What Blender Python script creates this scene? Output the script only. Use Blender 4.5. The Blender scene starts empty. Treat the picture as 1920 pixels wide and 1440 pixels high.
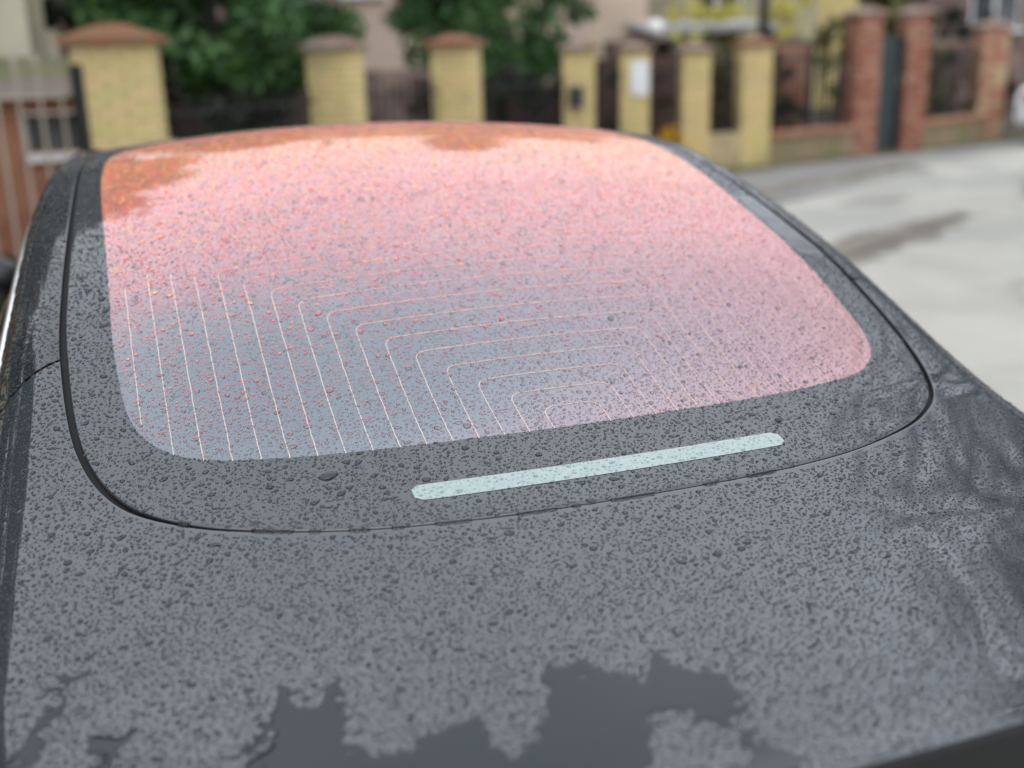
import bpy, bmesh, math, random
import numpy as np
from mathutils import Vector, Matrix, noise as mnoise

random.seed(7)
RNG = np.random.default_rng(11)
scene = bpy.context.scene
COL = scene.collection

# ------------------------------------------------------------------ camera
YAW, PITCH, ROLL = 0.334, 0.291, -0.024
CAM = Vector((-0.541, -0.536, 1.614))
fw = Vector((math.sin(YAW) * math.cos(PITCH), math.cos(YAW) * math.cos(PITCH), -math.sin(PITCH)))
rt0 = Vector((math.cos(YAW), -math.sin(YAW), 0))
up0 = rt0.cross(fw)
rt = rt0 * math.cos(ROLL) + up0 * math.sin(ROLL)
up = -rt0 * math.sin(ROLL) + up0 * math.cos(ROLL)
cam = bpy.data.cameras.new('camera')
camo = bpy.data.objects.new('camera', cam)
COL.objects.link(camo)
camo.matrix_world = Matrix(((rt.x, up.x, -fw.x, CAM.x), (rt.y, up.y, -fw.y, CAM.y), (rt.z, up.z, -fw.z, CAM.z), (0, 0, 0, 1)))
cam.sensor_width = 36
cam.lens = 39.375
cam.clip_start = 0.02
cam.clip_end = 500
cam.dof.use_dof = True
cam.dof.focus_distance = 1.42
cam.dof.aperture_fstop = 2.05
scene.camera = camo

# ------------------------------------------------------------------ world: overcast sky
world = bpy.data.worlds.new('World')
scene.world = world
world.use_nodes = True
wn, wl = world.node_tree.nodes, world.node_tree.links
wn.clear()
SUN_EL, SUN_ROT = math.radians(52), math.radians(200)
sky = wn.new('ShaderNodeTexSky')
sky.sky_type = 'NISHITA'
sky.sun_disc = False
sky.sun_elevation = SUN_EL
sky.sun_rotation = SUN_ROT
sky.dust_density = 4
hs = wn.new('ShaderNodeHueSaturation')
hs.inputs['Saturation'].default_value = 0.35
wl.new(sky.outputs[0], hs.inputs['Color'])
tc = wn.new('ShaderNodeTexCoord')
nz = wn.new('ShaderNodeTexNoise')
nz.inputs['Scale'].default_value = 2.2
nz.inputs['Detail'].default_value = 5
wl.new(tc.outputs['Generated'], nz.inputs['Vector'])
cr = wn.new('ShaderNodeValToRGB')
cr.color_ramp.elements[0].position, cr.color_ramp.elements[1].position = 0.3, 0.72
cr.color_ramp.elements[0].color = (12.4, 13.4, 14.9, 1)
cr.color_ramp.elements[1].color = (16.8, 17.5, 18.4, 1)
wl.new(nz.outputs['Fac'], cr.inputs[0])
mx = wn.new('ShaderNodeMixRGB')
mx.inputs[0].default_value = 0.85
wl.new(hs.outputs[0], mx.inputs[1])
wl.new(cr.outputs[0], mx.inputs[2])
bgn = wn.new('ShaderNodeBackground')
bgn.inputs['Strength'].default_value = 0.12
wl.new(mx.outputs[0], bgn.inputs['Color'])
wo = wn.new('ShaderNodeOutputWorld')
wl.new(bgn.outputs[0], wo.inputs['Surface'])

sun = bpy.data.lights.new('sun', 'SUN')
sun.energy = 0.6
sun.angle = math.radians(60)
sun.color = (1, 0.97, 0.93)
suno = bpy.data.objects.new('sun', sun)
COL.objects.link(suno)
suno.rotation_euler = (math.radians(90) - SUN_EL, 0, math.radians(180) - SUN_ROT)

vs = scene.view_settings
vs.view_transform = 'Standard'
vs.look = 'None'
vs.exposure = 0
vs.gamma = 1
vs.use_curve_mapping = False
scene.cycles.use_denoising = True
scene.cycles.max_bounces = 10
scene.cycles.diffuse_bounces = 3
scene.cycles.glossy_bounces = 5
scene.cycles.transmission_bounces = 8
scene.cycles.caustics_reflective = True
scene.cycles.caustics_refractive = True
scene.cycles.sample_clamp_indirect = 6


# ------------------------------------------------------------------ material helpers
def mat(name):
    m = bpy.data.materials.new(name)
    m.use_nodes = True
    m.node_tree.nodes.clear()
    o = m.node_tree.nodes.new('ShaderNodeOutputMaterial')
    return m, m.node_tree.nodes, m.node_tree.links, o


def noisefac(n, l, scale, detail=4, lo=0.3, hi=0.7, coord='Object', rough=0.6, stretch=None):
    t = n.new('ShaderNodeTexCoord')
    x = n.new('ShaderNodeTexNoise')
    x.inputs['Scale'].default_value = scale
    x.inputs['Detail'].default_value = detail
    x.inputs['Roughness'].default_value = rough
    if stretch:
        mp = n.new('ShaderNodeMapping')
        mp.inputs['Scale'].default_value = stretch
        l.new(t.outputs[coord], mp.inputs[0])
        l.new(mp.outputs[0], x.inputs['Vector'])
    else:
        l.new(t.outputs[coord], x.inputs['Vector'])
    r = n.new('ShaderNodeMapRange')
    r.inputs[1].default_value, r.inputs[2].default_value = lo, hi
    r.clamp = True
    l.new(x.outputs['Fac'], r.inputs[0])
    return r.outputs[0]


def mottled(name, a, b, scale=8, rough=0.8, bump=0.0, bscale=60, c=None, cscale=2, metallic=0.0, spec=0.5, dist=0.01):
    """Principled surface whose base colour wanders between a and b (and c in large stains)."""
    m, n, l, o = mat(name)
    p = n.new('ShaderNodeBsdfPrincipled')
    p.inputs['Roughness'].default_value = rough
    p.inputs['Metallic'].default_value = metallic
    p.inputs['Specular IOR Level'].default_value = spec
    mixn = n.new('ShaderNodeMixRGB')
    mixn.inputs[1].default_value = (*a, 1)
    mixn.inputs[2].default_value = (*b, 1)
    l.new(noisefac(n, l, scale), mixn.inputs[0])
    out = mixn.outputs[0]
    if c:
        m2 = n.new('ShaderNodeMixRGB')
        l.new(out, m2.inputs[1])
        m2.inputs[2].default_value = (*c, 1)
        l.new(noisefac(n, l, cscale, 5, 0.48, 0.62), m2.inputs[0])
        out = m2.outputs[0]
    l.new(out, p.inputs['Base Color'])
    if bump:
        b_ = n.new('ShaderNodeBump')
        b_.inputs['Strength'].default_value = bump
        b_.inputs['Distance'].default_value = dist
        l.new(noisefac(n, l, bscale, 4, 0, 1), b_.inputs['Height'])
        l.new(b_.outputs[0], p.inputs['Normal'])
    l.new(p.outputs[0], o.inputs[0])
    return m


def simple(name, c, rough=0.5, metallic=0.0, coat=0.0):
    m, n, l, o = mat(name)
    p = n.new('ShaderNodeBsdfPrincipled')
    p.inputs['Base Color'].default_value = (*c, 1)
    p.inputs['Roughness'].default_value = rough
    p.inputs['Metallic'].default_value = metallic
    p.inputs['Coat Weight'].default_value = coat
    l.new(p.outputs[0], o.inputs[0])
    return m


def wetcoat(name, base, metallic, rough, mist, mistcol=(0.43, 0.52, 0.57), ior=1.5):
    """Glossy lacquer or printed glass, veiled by droplets too fine to see singly."""
    m, n, l, o = mat(name)
    p = n.new('ShaderNodeBsdfPrincipled')
    p.inputs['Base Color'].default_value = (*base, 1)
    p.inputs['Metallic'].default_value = metallic
    p.inputs['Roughness'].default_value = rough
    p.inputs['Coat Weight'].default_value = 1
    if not metallic:
        p.inputs['Specular IOR Level'].default_value = 0
    p.inputs['Coat Roughness'].default_value = 0.02
    p.inputs['Coat IOR'].default_value = ior
    if mist:
        d = n.new('ShaderNodeBsdfDiffuse')
        d.inputs[0].default_value = (*mistcol, 1)
        f = noisefac(n, l, 260, 3, 0.3, 0.75)
        f2 = noisefac(n, l, 9, 3, 0.1, 0.9)
        mu = n.new('ShaderNodeMath')
        mu.operation = 'MULTIPLY_ADD'
        l.new(f, mu.inputs[0])
        mu.inputs[1].default_value = mist
        mu.inputs[2].default_value = mist * 0.35
        mu2 = n.new('ShaderNodeMath')
        mu2.operation = 'MULTIPLY_ADD'
        mu2.inputs[1].default_value = 0.5
        mu2.inputs[2].default_value = 0.75
        l.new(f2, mu2.inputs[0])
        mu3 = n.new('ShaderNodeMath')
        mu3.operation = 'MULTIPLY'
        l.new(mu.outputs[0], mu3.inputs[0])
        l.new(mu2.outputs[0], mu3.inputs[1])
        ms = n.new('ShaderNodeMixShader')
        l.new(mu3.outputs[0], ms.inputs[0])
        l.new(p.outputs[0], ms.inputs[1])
        l.new(d.outputs[0], ms.inputs[2])
        l.new(ms.outputs[0], o.inputs[0])
    else:
        l.new(p.outputs[0], o.inputs[0])
    return m


PAINT = wetcoat('grey_paint', (0.024, 0.030, 0.035), 0.0, 0.38, 0.022, ior=1.77)
PAINT_RAIL = wetcoat('grey_paint_rail', (0.018, 0.020, 0.023), 0.0, 0.38, 0.012, ior=1.66)
FILM = wetcoat('wet_paint', (0.010, 0.016, 0.021), 0.0, 0.6, 0, ior=1.36)
UNDERDROP = wetcoat('paint_seen_through_water', (0.026, 0.032, 0.037), 0.0, 0.6, 0, ior=1.33)
FRIT = wetcoat('black_frit_glass', (0.014, 0.017, 0.019), 0, 0.3, 0.045, ior=1.78)
BLACKTRIM = wetcoat('gloss_black', (0.012, 0.012, 0.013), 0, 0.3, 0)


def coated_glass(name='heat_coated_glass', under=(0.0, 0.0, 0.0), share=1.0):
    """Tinted glass over a thin film heat coating: its reflection turns from grey to rose to peach with angle."""
    m, n, l, o = mat(name)
    lw = n.new('ShaderNodeLayerWeight')
    lw.inputs['Blend'].default_value = 0.5
    r = n.new('ShaderNodeValToRGB')
    e = r.color_ramp.elements
    stops = [(0.0, (0.42, 0.07, 0.08)), (0.09, (0.34, 0.07, 0.08)), (0.16, (0.06, 0.06, 0.065)), (0.33, (0.105, 0.13, 0.15)),
             (0.42, (0.15, 0.18, 0.205)), (0.52, (0.165, 0.175, 0.205)), (0.66, (0.25, 0.20, 0.245)), (0.80, (0.32, 0.24, 0.20)), (0.9, (0.16, 0.12, 0.08))]
    e[0].position, e[0].color = stops[0][0], (*stops[0][1], 1)
    e[1].position, e[1].color = stops[-1][0], (*stops[-1][1], 1)
    for p_, c_ in stops[1:-1]:
        q = e.new(p_)
        q.color = (*c_, 1)
    l.new(lw.outputs['Facing'], r.inputs[0])
    # film thickness wanders a little over the pane
    hsv = n.new('ShaderNodeHueSaturation')
    wv = n.new('ShaderNodeMapRange')
    wv.inputs[3].default_value, wv.inputs[4].default_value = 0.485, 0.53
    l.new(noisefac(n, l, 5, 3, 0.3, 0.7), wv.inputs[0])
    l.new(wv.outputs[0], hsv.inputs['Hue'])
    l.new(r.outputs[0], hsv.inputs['Color'])
    g = n.new('ShaderNodeBsdfGlossy')
    g.inputs['Roughness'].default_value = 0.05
    l.new(hsv.outputs[0], g.inputs['Color'])
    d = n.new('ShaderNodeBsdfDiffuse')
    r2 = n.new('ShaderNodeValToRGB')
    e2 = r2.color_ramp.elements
    k = [(0.0, (0.26, 0.03, 0.03)), (0.16, (0.06, 0.045, 0.045)), (0.39, (0.055, 0.055, 0.058)), (0.50, (0.22, 0.080, 0.075)), (0.64, (0.36, 0.125, 0.09)), (0.85, (0.46, 0.215, 0.10))]  # rose and peach sheen put into the diffuse colour by view angle
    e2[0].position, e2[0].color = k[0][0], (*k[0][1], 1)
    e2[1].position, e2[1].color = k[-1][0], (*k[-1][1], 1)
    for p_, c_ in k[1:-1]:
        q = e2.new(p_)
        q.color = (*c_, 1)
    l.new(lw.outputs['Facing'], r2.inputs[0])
    adc = n.new('ShaderNodeMixRGB')
    adc.blend_type = 'ADD'
    adc.inputs[0].default_value = 1
    sp = n.new('ShaderNodeSeparateXYZ')
    tco = n.new('ShaderNodeTexCoord')
    l.new(tco.outputs['Object'], sp.inputs[0])
    up_ = n.new('ShaderNodeMapRange')
    up_.inputs[1].default_value, up_.inputs[2].default_value = 0.75, 1.25
    l.new(sp.outputs['Y'], up_.inputs[0])
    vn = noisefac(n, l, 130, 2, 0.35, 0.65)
    vr = n.new('ShaderNodeValToRGB')  # red to yellow glints seen through drops, painted by noise and view angle
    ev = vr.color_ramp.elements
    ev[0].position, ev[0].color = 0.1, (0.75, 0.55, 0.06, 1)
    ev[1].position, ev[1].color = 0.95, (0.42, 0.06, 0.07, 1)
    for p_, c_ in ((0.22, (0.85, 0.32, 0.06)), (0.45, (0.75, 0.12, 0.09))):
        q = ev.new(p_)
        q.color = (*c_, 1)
    low = n.new('ShaderNodeMapRange')      # lower on the pane only the red glints
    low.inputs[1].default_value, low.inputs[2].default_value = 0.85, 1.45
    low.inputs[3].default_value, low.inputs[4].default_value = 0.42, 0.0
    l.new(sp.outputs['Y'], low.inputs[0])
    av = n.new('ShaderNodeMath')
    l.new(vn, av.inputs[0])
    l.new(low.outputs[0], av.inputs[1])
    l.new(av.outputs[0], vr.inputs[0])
    thr = n.new('ShaderNodeMapRange')      # steepest angle at which the painted glints show, rising up the pane
    thr.inputs[1].default_value, thr.inputs[2].default_value = 0.75, 1.65
    thr.inputs[3].default_value, thr.inputs[4].default_value = 0.22, 0.60
    l.new(sp.outputs['Y'], thr.inputs[0])
    sub = n.new('ShaderNodeMath')
    sub.operation = 'SUBTRACT'
    l.new(thr.outputs[0], sub.inputs[0])
    l.new(lw.outputs['Facing'], sub.inputs[1])
    st_ = n.new('ShaderNodeMapRange')
    st_.inputs[1].default_value, st_.inputs[2].default_value = 0.0, 0.05
    l.new(sub.outputs[0], st_.inputs[0])
    pick = noisefac(n, l, 60, 2, 0.40, 0.52)
    pk = n.new('ShaderNodeMath')
    pk.operation = 'MULTIPLY'
    l.new(up_.outputs[0], pk.inputs[0])
    l.new(st_.outputs[0], pk.inputs[1])
    pk3 = n.new('ShaderNodeMath')
    pk3.operation = 'MULTIPLY'
    l.new(pk.outputs[0], pk3.inputs[0])
    l.new(pick, pk3.inputs[1])
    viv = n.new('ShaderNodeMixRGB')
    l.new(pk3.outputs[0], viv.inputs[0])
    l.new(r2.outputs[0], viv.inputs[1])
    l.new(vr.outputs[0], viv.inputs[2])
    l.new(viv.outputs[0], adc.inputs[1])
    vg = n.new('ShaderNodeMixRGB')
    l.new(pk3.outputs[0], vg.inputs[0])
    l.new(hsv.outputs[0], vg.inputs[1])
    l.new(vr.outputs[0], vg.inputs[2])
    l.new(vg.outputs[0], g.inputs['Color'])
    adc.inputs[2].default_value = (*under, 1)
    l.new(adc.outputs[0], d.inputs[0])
    ad = n.new('ShaderNodeAddShader')
    l.new(g.outputs[0], ad.inputs[0])
    l.new(d.outputs[0], ad.inputs[1])
    top = n.new('ShaderNodeBsdfGlossy')
    top.inputs['Roughness'].default_value = 0.02
    fr = n.new('ShaderNodeFresnel')
    fr.inputs[0].default_value = 1.45
    ms = n.new('ShaderNodeMixShader')
    l.new(fr.outputs[0], ms.inputs[0])
    l.new(ad.outputs[0], ms.inputs[1])
    l.new(top.outputs[0], ms.inputs[2])
    l.new(ms.outputs[0], o.inputs[0])
    return m


CLEAR = coated_glass()
WIRE = coated_glass('heating_wire_under_coating', (0.34, 0.245, 0.175))


def water():
    m, n, l, o = mat('rain_water')
    p = n.new('ShaderNodeBsdfPrincipled')
    p.inputs['Base Color'].default_value = (0.93, 0.95, 0.96, 1)
    p.inputs['Roughness'].default_value = 0.0
    p.inputs['IOR'].default_value = 1.33
    p.inputs['Transmission Weight'].default_value = 1
    l.new(p.outputs[0], o.inputs[0])
    return m


WATER = water()
RUBBER = simple('black_rubber', (0.006, 0.006, 0.007), 0.75)
LENS = mottled('brake_lens', (0.24, 0.315, 0.30), (0.33, 0.395, 0.38), 150, 0.2)
TRIM = simple('bright_trim', (0.75, 0.75, 0.73), 0.28, 0.9)
TYRE = mottled('tyre_rubber', (0.015, 0.015, 0.016), (0.03, 0.03, 0.03), 20, 0.8)
RIM = simple('alloy', (0.35, 0.36, 0.37), 0.3, 0.9)
CARGLASS = simple('dark_car_glass', (0.01, 0.011, 0.012), 0.03, 0, 1)
REDLAMP = simple('red_lamp', (0.35, 0.01, 0.012), 0.15, 0, 1)
WHITECAR = simple('white_car_paint', (0.72, 0.72, 0.72), 0.3, 0, 1)
YBRICK = [mottled('yellow_brick_%s' % w, a, b, 14, 0.85, 0.4, 90, c=(0.50, 0.40, 0.21), cscale=3.0, dist=0.004) for w, a, b in (
    ('pale', (0.72, 0.57, 0.26), (0.64, 0.50, 0.22)), ('warm', (0.74, 0.55, 0.29), (0.64, 0.47, 0.24)), ('olive', (0.66, 0.55, 0.25), (0.57, 0.47, 0.20)))]
MORTAR = mottled('mortar', (0.50, 0.41, 0.20), (0.40, 0.33, 0.16), 30, 0.95)
REDTILE = mottled('red_cap_tile', (0.26, 0.085, 0.045), (0.20, 0.09, 0.05), 10, 0.7, c=(0.16, 0.13, 0.05), cscale=5)
REDCAP2 = mottled('weathered_cap', (0.28, 0.17, 0.13), (0.20, 0.12, 0.09), 10, 0.8, c=(0.30, 0.26, 0.22), cscale=4)
TERRA = mottled('terracotta_render', (0.33, 0.145, 0.085), (0.26, 0.11, 0.07), 4, 0.85, c=(0.38, 0.19, 0.11), cscale=1.5)
REDBRICK = mottled('red_brick', (0.38, 0.17, 0.11), (0.30, 0.12, 0.075), 5, 0.85, 0.3, 60, c=(0.40, 0.24, 0.16), cscale=2)
BEIGE = mottled('beige_render', (0.50, 0.39, 0.22), (0.43, 0.33, 0.19), 6, 0.9, 0.2, 60, c=(0.33, 0.28, 0.15), cscale=1.5)
MOSSY = mottled('mossy_render', (0.24, 0.20, 0.11), (0.17, 0.16, 0.07), 5, 0.95, c=(0.28, 0.21, 0.13), cscale=2)
IRON = simple('dark_iron', (0.018, 0.019, 0.020), 0.5, 0.3)
PALEIRON = mottled('pale_painted_iron', (0.42, 0.37, 0.30), (0.36, 0.32, 0.26), 15, 0.5)
GATEGREEN = mottled('dark_green_sheet', (0.030, 0.050, 0.052), (0.022, 0.036, 0.038), 4, 0.55)
CREAM = mottled('cream_render', (0.78, 0.75, 0.58), (0.72, 0.68, 0.52), 3, 0.9, c=(0.60, 0.52, 0.30), cscale=0.6)
YELLOWR = mottled('yellow_render', (0.66, 0.54, 0.24), (0.60, 0.48, 0.22), 3, 0.9)
PINKR = mottled('pink_render', (0.56, 0.44, 0.36), (0.48, 0.37, 0.30), 1.2, 0.9, c=(0.60, 0.50, 0.36), cscale=0.8)
GREYBEIGE = mottled('grey_beige_render', (0.36, 0.33, 0.25), (0.29, 0.26, 0.20), 1.5, 0.9, c=(0.45, 0.40, 0.22), cscale=0.7)
WHITEP = mottled('white_paint', (0.78, 0.78, 0.78), (0.70, 0.70, 0.71), 6, 0.5)
GREYP = mottled('pale_concrete_pole', (0.46, 0.47, 0.46), (0.38, 0.39, 0.38), 8, 0.85)
ROOFGREY = mottled('grey_roof_sheet', (0.36, 0.36, 0.36), (0.28, 0.28, 0.28), 3, 0.6, c=(0.33, 0.33, 0.30), cscale=2)
ROOFPINK = mottled('faded_roof_sheet', (0.30, 0.24, 0.215), (0.24, 0.20, 0.18), 5, 0.8)
ROOFMOSS = mottled('mossy_roof', (0.29, 0.28, 0.16), (0.22, 0.22, 0.12), 5, 0.9)
ROOFTILE = mottled('roof_tile', (0.22, 0.09, 0.06), (0.16, 0.07, 0.05), 6, 0.8)
BROWNWALL = mottled('brown_plaster', (0.17, 0.115, 0.10), (0.11, 0.075, 0.07), 2.5, 0.95, c=(0.26, 0.19, 0.16), cscale=1.6)
RUSTWALL = mottled('rust_boards', (0.105, 0.050, 0.038), (0.07, 0.036, 0.030), 3, 0.9)
PAPER = mottled('white_paper', (0.78, 0.80, 0.82), (0.72, 0.74, 0.77), 6, 0.7)
BARK = mottled('bark', (0.030, 0.025, 0.021), (0.018, 0.015, 0.013), 14, 0.9)
SOIL = mottled('soil', (0.060, 0.045, 0.034), (0.035, 0.028, 0.020), 3, 0.95, c=(0.07, 0.06, 0.03), cscale=1)
GLASSW = simple('window_pane', (0.05, 0.055, 0.06), 0.06, 0, 0.5)
BLUEBIN = simple('dark_plastic', (0.020, 0.022, 0.026), 0.4)
GLOBE = simple('opal_globe', (0.85, 0.85, 0.84), 0.25)


def leafmat(name, a, b, c):
    m, n, l, o = mat(name)
    p = n.new('ShaderNodeBsdfPrincipled')
    p.inputs['Roughness'].default_value = 0.55
    ge = n.new('ShaderNodeNewGeometry')
    r = n.new('ShaderNodeValToRGB')
    e = r.color_ramp.elements
    e[0].color, e[1].color = (*a, 1), (*c, 1)
    q = e.new(0.55)
    q.color = (*b, 1)
    l.new(ge.outputs['Random Per Island'], r.inputs[0])
    l.new(r.outputs[0], p.inputs['Base Color'])
    l.new(p.outputs[0], o.inputs[0])
    return m


LEAF_G = leafmat('conifer_leaves', (0.020, 0.062, 0.018), (0.050, 0.13, 0.034), (0.10, 0.20, 0.05))
LEAF_D = leafmat('dark_leaves', (0.012, 0.016, 0.011), (0.022, 0.028, 0.017), (0.045, 0.05, 0.03))
LEAF_S = leafmat('spring_leaves', (0.20, 0.17, 0.11), (0.32, 0.27, 0.17), (0.42, 0.35, 0.22))
LEAF_Y = leafmat('yellow_blossom', (0.30, 0.28, 0.06), (0.62, 0.55, 0.08), (0.72, 0.66, 0.18))
LEAF_Y2 = leafmat('yellow_flowers', (0.62, 0.36, 0.01), (0.75, 0.52, 0.01), (0.70, 0.25, 0.02))
LEAF_O = leafmat('olive_leaves', (0.06, 0.07, 0.02), (0.12, 0.12, 0.035), (0.20, 0.18, 0.06))
LEAF_B = leafmat('brown_twig_leaves', (0.03, 0.02, 0.016), (0.07, 0.045, 0.035), (0.12, 0.08, 0.065))


# ------------------------------------------------------------------ object helpers
def new(name, verts, faces, m=None, parent=None, smooth=False, mats=None, midx=None):
    me = bpy.data.meshes.new(name)
    me.from_pydata([tuple(v) for v in verts], [], faces)
    for k in (mats or ([m] if m else [])):
        me.materials.append(k)
    if midx is not None:
        me.polygons.foreach_set('material_index', midx)
    if smooth:
        me.polygons.foreach_set('use_smooth', [True] * len(me.polygons))
    me.update()
    o = bpy.data.objects.new(name, me)
    COL.objects.link(o)
    if parent:
        o.parent = parent
    return o


def empty(name, loc=(0, 0, 0), rz=0):
    o = bpy.data.objects.new(name, None)
    o.empty_display_size = 0.1
    COL.objects.link(o)
    o.location = loc
    o.rotation_euler = (0, 0, rz)
    return o


def tag(o, label, cat, group=None, kind=None):
    if label:
        o['label'] = label
    if cat:
        o['category'] = cat
    if group:
        o['group'] = group
    if kind:
        o['kind'] = kind
    return o


def struct(o):
    o['kind'] = 'structure'
    return o


class MB:
    """Collects shapes, links them as one mesh."""

    def __init__(self):
        self.v, self.f = [], []

    def add(self, v, f):
        b = len(self.v)
        self.v += [tuple(x) for x in v]
        self.f += [tuple(i + b for i in q) for q in f]
        return self

    def box(self, c, s, rz=0.0, bev=0.0):
        hx, hy, hz = s[0] / 2, s[1] / 2, s[2] / 2
        ca, sa = math.cos(rz), math.sin(rz)
        if bev:
            pts = []
            for z, k in ((-hz, bev), (-hz + bev, 0), (hz - bev, 0), (hz, bev)):
                for x, y in ((-hx + bev, -hy + k), (hx - bev, -hy + k), (hx - k, -hy + bev), (hx - k, hy - bev),
                             (hx - bev, hy - k), (-hx + bev, hy - k), (-hx + k, hy - bev), (-hx + k, -hy + bev)):
                    pts.append((x, y, z))
            fs = [tuple(range(7, -1, -1)), tuple(range(24, 32))]
            for r in range(3):
                for i in range(8):
                    fs.append((r * 8 + i, r * 8 + (i + 1) % 8, r * 8 + 8 + (i + 1) % 8, r * 8 + 8 + i))
        else:
            pts = [(x, y, z) for z in (-hz, hz) for x, y in ((-hx, -hy), (hx, -hy), (hx, hy), (-hx, hy))]
            fs = [(3, 2, 1, 0), (4, 5, 6, 7), (0, 1, 5, 4), (1, 2, 6, 5), (2, 3, 7, 6), (3, 0, 4, 7)]
        return self.add([(c[0] + x * ca - y * sa, c[1] + x * sa + y * ca, c[2] + z) for x, y, z in pts], fs)

    def tube(self, a, b, r0, r1=None, n=6, cap=True):
        r1 = r0 if r1 is None else r1
        a, b = Vector(a), Vector(b)
        d = (b - a).normalized()
        s = d.orthogonal().normalized()
        t = d.cross(s)
        v = []
        for p, r in ((a, r0), (b, r1)):
            for i in range(n):
                th = 2 * math.pi * i / n
                v.append(p + s * (r * math.cos(th)) + t * (r * math.sin(th)))
        f = [(i, (i + 1) % n, n + (i + 1) % n, n + i) for i in range(n)]
        if cap:
            f += [tuple(range(n - 1, -1, -1)), tuple(range(n, 2 * n))]
        return self.add(v, f)

    def lathe(self, prof, c=(0, 0, 0), n=20, axis='z'):
        v = []
        for r, h in prof:
            for i in range(n):
                t = 2 * math.pi * i / n
                p = (r * math.cos(t), r * math.sin(t), h)
                if axis == 'x':
                    p = (p[2], p[0], p[1])
                v.append((c[0] + p[0], c[1] + p[1], c[2] + p[2]))
        f = []
        for k in range(len(prof) - 1):
            for i in range(n):
                f.append((k * n + i, k * n + (i + 1) % n, (k + 1) * n + (i + 1) % n, (k + 1) * n + i))
        return self.add(v, f)

    def build(self, name, m, parent=None, smooth=False):
        return new(name, self.v, self.f, m, parent, smooth)


# ------------------------------------------------------------------ car surfaces (metres, x right, y forward from the rear bumper)
PY = np.array([0.0, 0.5, 0.75, 1.2, 1.7, 2.2, 2.6, 3.2, 3.7, 4.2, 4.7])
PZ = np.array([1.070, 1.085, 1.143, 1.324, 1.451, 1.450, 1.422, 1.235, 0.985, 0.88, 0.70])
PM = np.gradient(PZ, PY)


def zc(y):
    y = np.clip(y, PY[0], PY[-1])
    i = np.clip(np.searchsorted(PY, y) - 1, 0, len(PY) - 2)
    h = PY[i + 1] - PY[i]
    t = (y - PY[i]) / h
    return (2 * t**3 - 3 * t**2 + 1) * PZ[i] + (t**3 - 2 * t**2 + t) * h * PM[i] + (-2 * t**3 + 3 * t**2) * PZ[i + 1] + (t**3 - t**2) * h * PM[i + 1]


SY = [0.0, 0.06, 0.15, 0.3, 0.5, 0.7, 0.9, 1.06, 1.4, 1.8, 2.15, 2.6, 3.2, 3.7, 4.2, 4.7]
SXE = [0.54, 0.58, 0.63, 0.665, 0.68, 0.675, 0.662, 0.650, 0.638, 0.622, 0.605, 0.60, 0.61, 0.66, 0.66, 0.50]
SA = [0.13, 0.13, 0.13, 0.13, 0.13, 0.122, 0.108, 0.096, 0.078, 0.066, 0.064, 0.07, 0.085, 0.13, 0.14, 0.16]
SB = [0.16, 0.16, 0.16, 0.16, 0.155, 0.15, 0.14, 0.125, 0.115, 0.11, 0.11, 0.11, 0.11, 0.12, 0.13, 0.14]
CROWN = 0.117
DMAX = 0.96


def xe(y):
    return np.interp(y, SY, SXE)


def sa(y):
    return np.interp(y, SY, SA)


def E(y):
    return xe(y) + DMAX * sa(y)


def ylip(x):
    return 0.078 + 0.25 * x * x


def F(x, y):
    x = np.asarray(x, float)
    y = np.asarray(y, float)
    d = np.clip((np.abs(x) - xe(y)) / sa(y), 0, DMAX)
    kick = 0.006 * np.exp(-((y - ylip(x)) / 0.035) ** 2)
    return zc(y) - CROWN * x * x - np.interp(y, SY, SB) * (1 - np.sqrt(1 - d * d)) + kick


def nrm(x, y, h=2e-3):
    gx = (F(x + h, y) - F(x - h, y)) / (2 * h)
    gy = (F(x, y + h) - F(x, y - h)) / (2 * h)
    n = np.stack([-gx, -gy, np.ones_like(gx)], -1)
    return n / np.linalg.norm(n, axis=-1, keepdims=True)


def spline(c, n=10):
    c = np.asarray(c, float)
    q = np.vstack([[-c[1, 0], c[1, 1]], c, [-c[-2, 0], c[-2, 1]]])
    out = []
    for i in range(1, len(q) - 2):
        for t in np.linspace(0, 1, n, endpoint=False):
            a, b, cc, d = q[i - 1:i + 3]
            out.append(.5 * (2 * b + (cc - a) * t + (2 * a - 5 * b + 4 * cc - d) * t * t + (3 * b - a - 3 * cc + d) * t**3))
    out.append(c[-1])
    return np.array(out)


OUT = spline([(0, .585), (.163, .593), (.309, .619), (.421, .659), (.511, .709), (.580, .780), (.620, .894), (.631, 1.062), (.626, 1.22),
              (.617, 1.38), (.607, 1.55), (.595, 1.76), (.568, 1.99), (.50, 2.10), (.36, 2.145), (.18, 2.163), (0, 2.168)])
INN = spline([(0, .745), (.147, .751), (.284, .766), (.399, .789), (.494, .824), (.551, .895), (.567, 1.022), (.567, 1.18),
              (.565, 1.32), (.565, 1.46), (.562, 1.628), (.545, 1.81), (.50, 1.96), (.42, 2.04), (.30, 2.075), (.15, 2.09), (0, 2.094)])
GC = (0.0, 1.25)


def polar(curve):
    a = np.arctan2(curve[:, 0] - GC[0], -(curve[:, 1] - GC[1]))
    r = np.hypot(curve[:, 0] - GC[0], curve[:, 1] - GC[1])
    o = np.argsort(a)
    return a[o], r[o]


AO, RO = polar(OUT)
AI, RI = polar(INN)


def r_out(a):
    a = (np.asarray(a) + np.pi) % (2 * np.pi) - np.pi
    return np.interp(np.abs(a), AO, RO)


def r_in(a):
    a = (np.asarray(a) + np.pi) % (2 * np.pi) - np.pi
    return np.interp(np.abs(a), AI, RI)


def pxy(a, r):
    return GC[0] + r * np.sin(a), GC[1] - r * np.cos(a)


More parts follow.
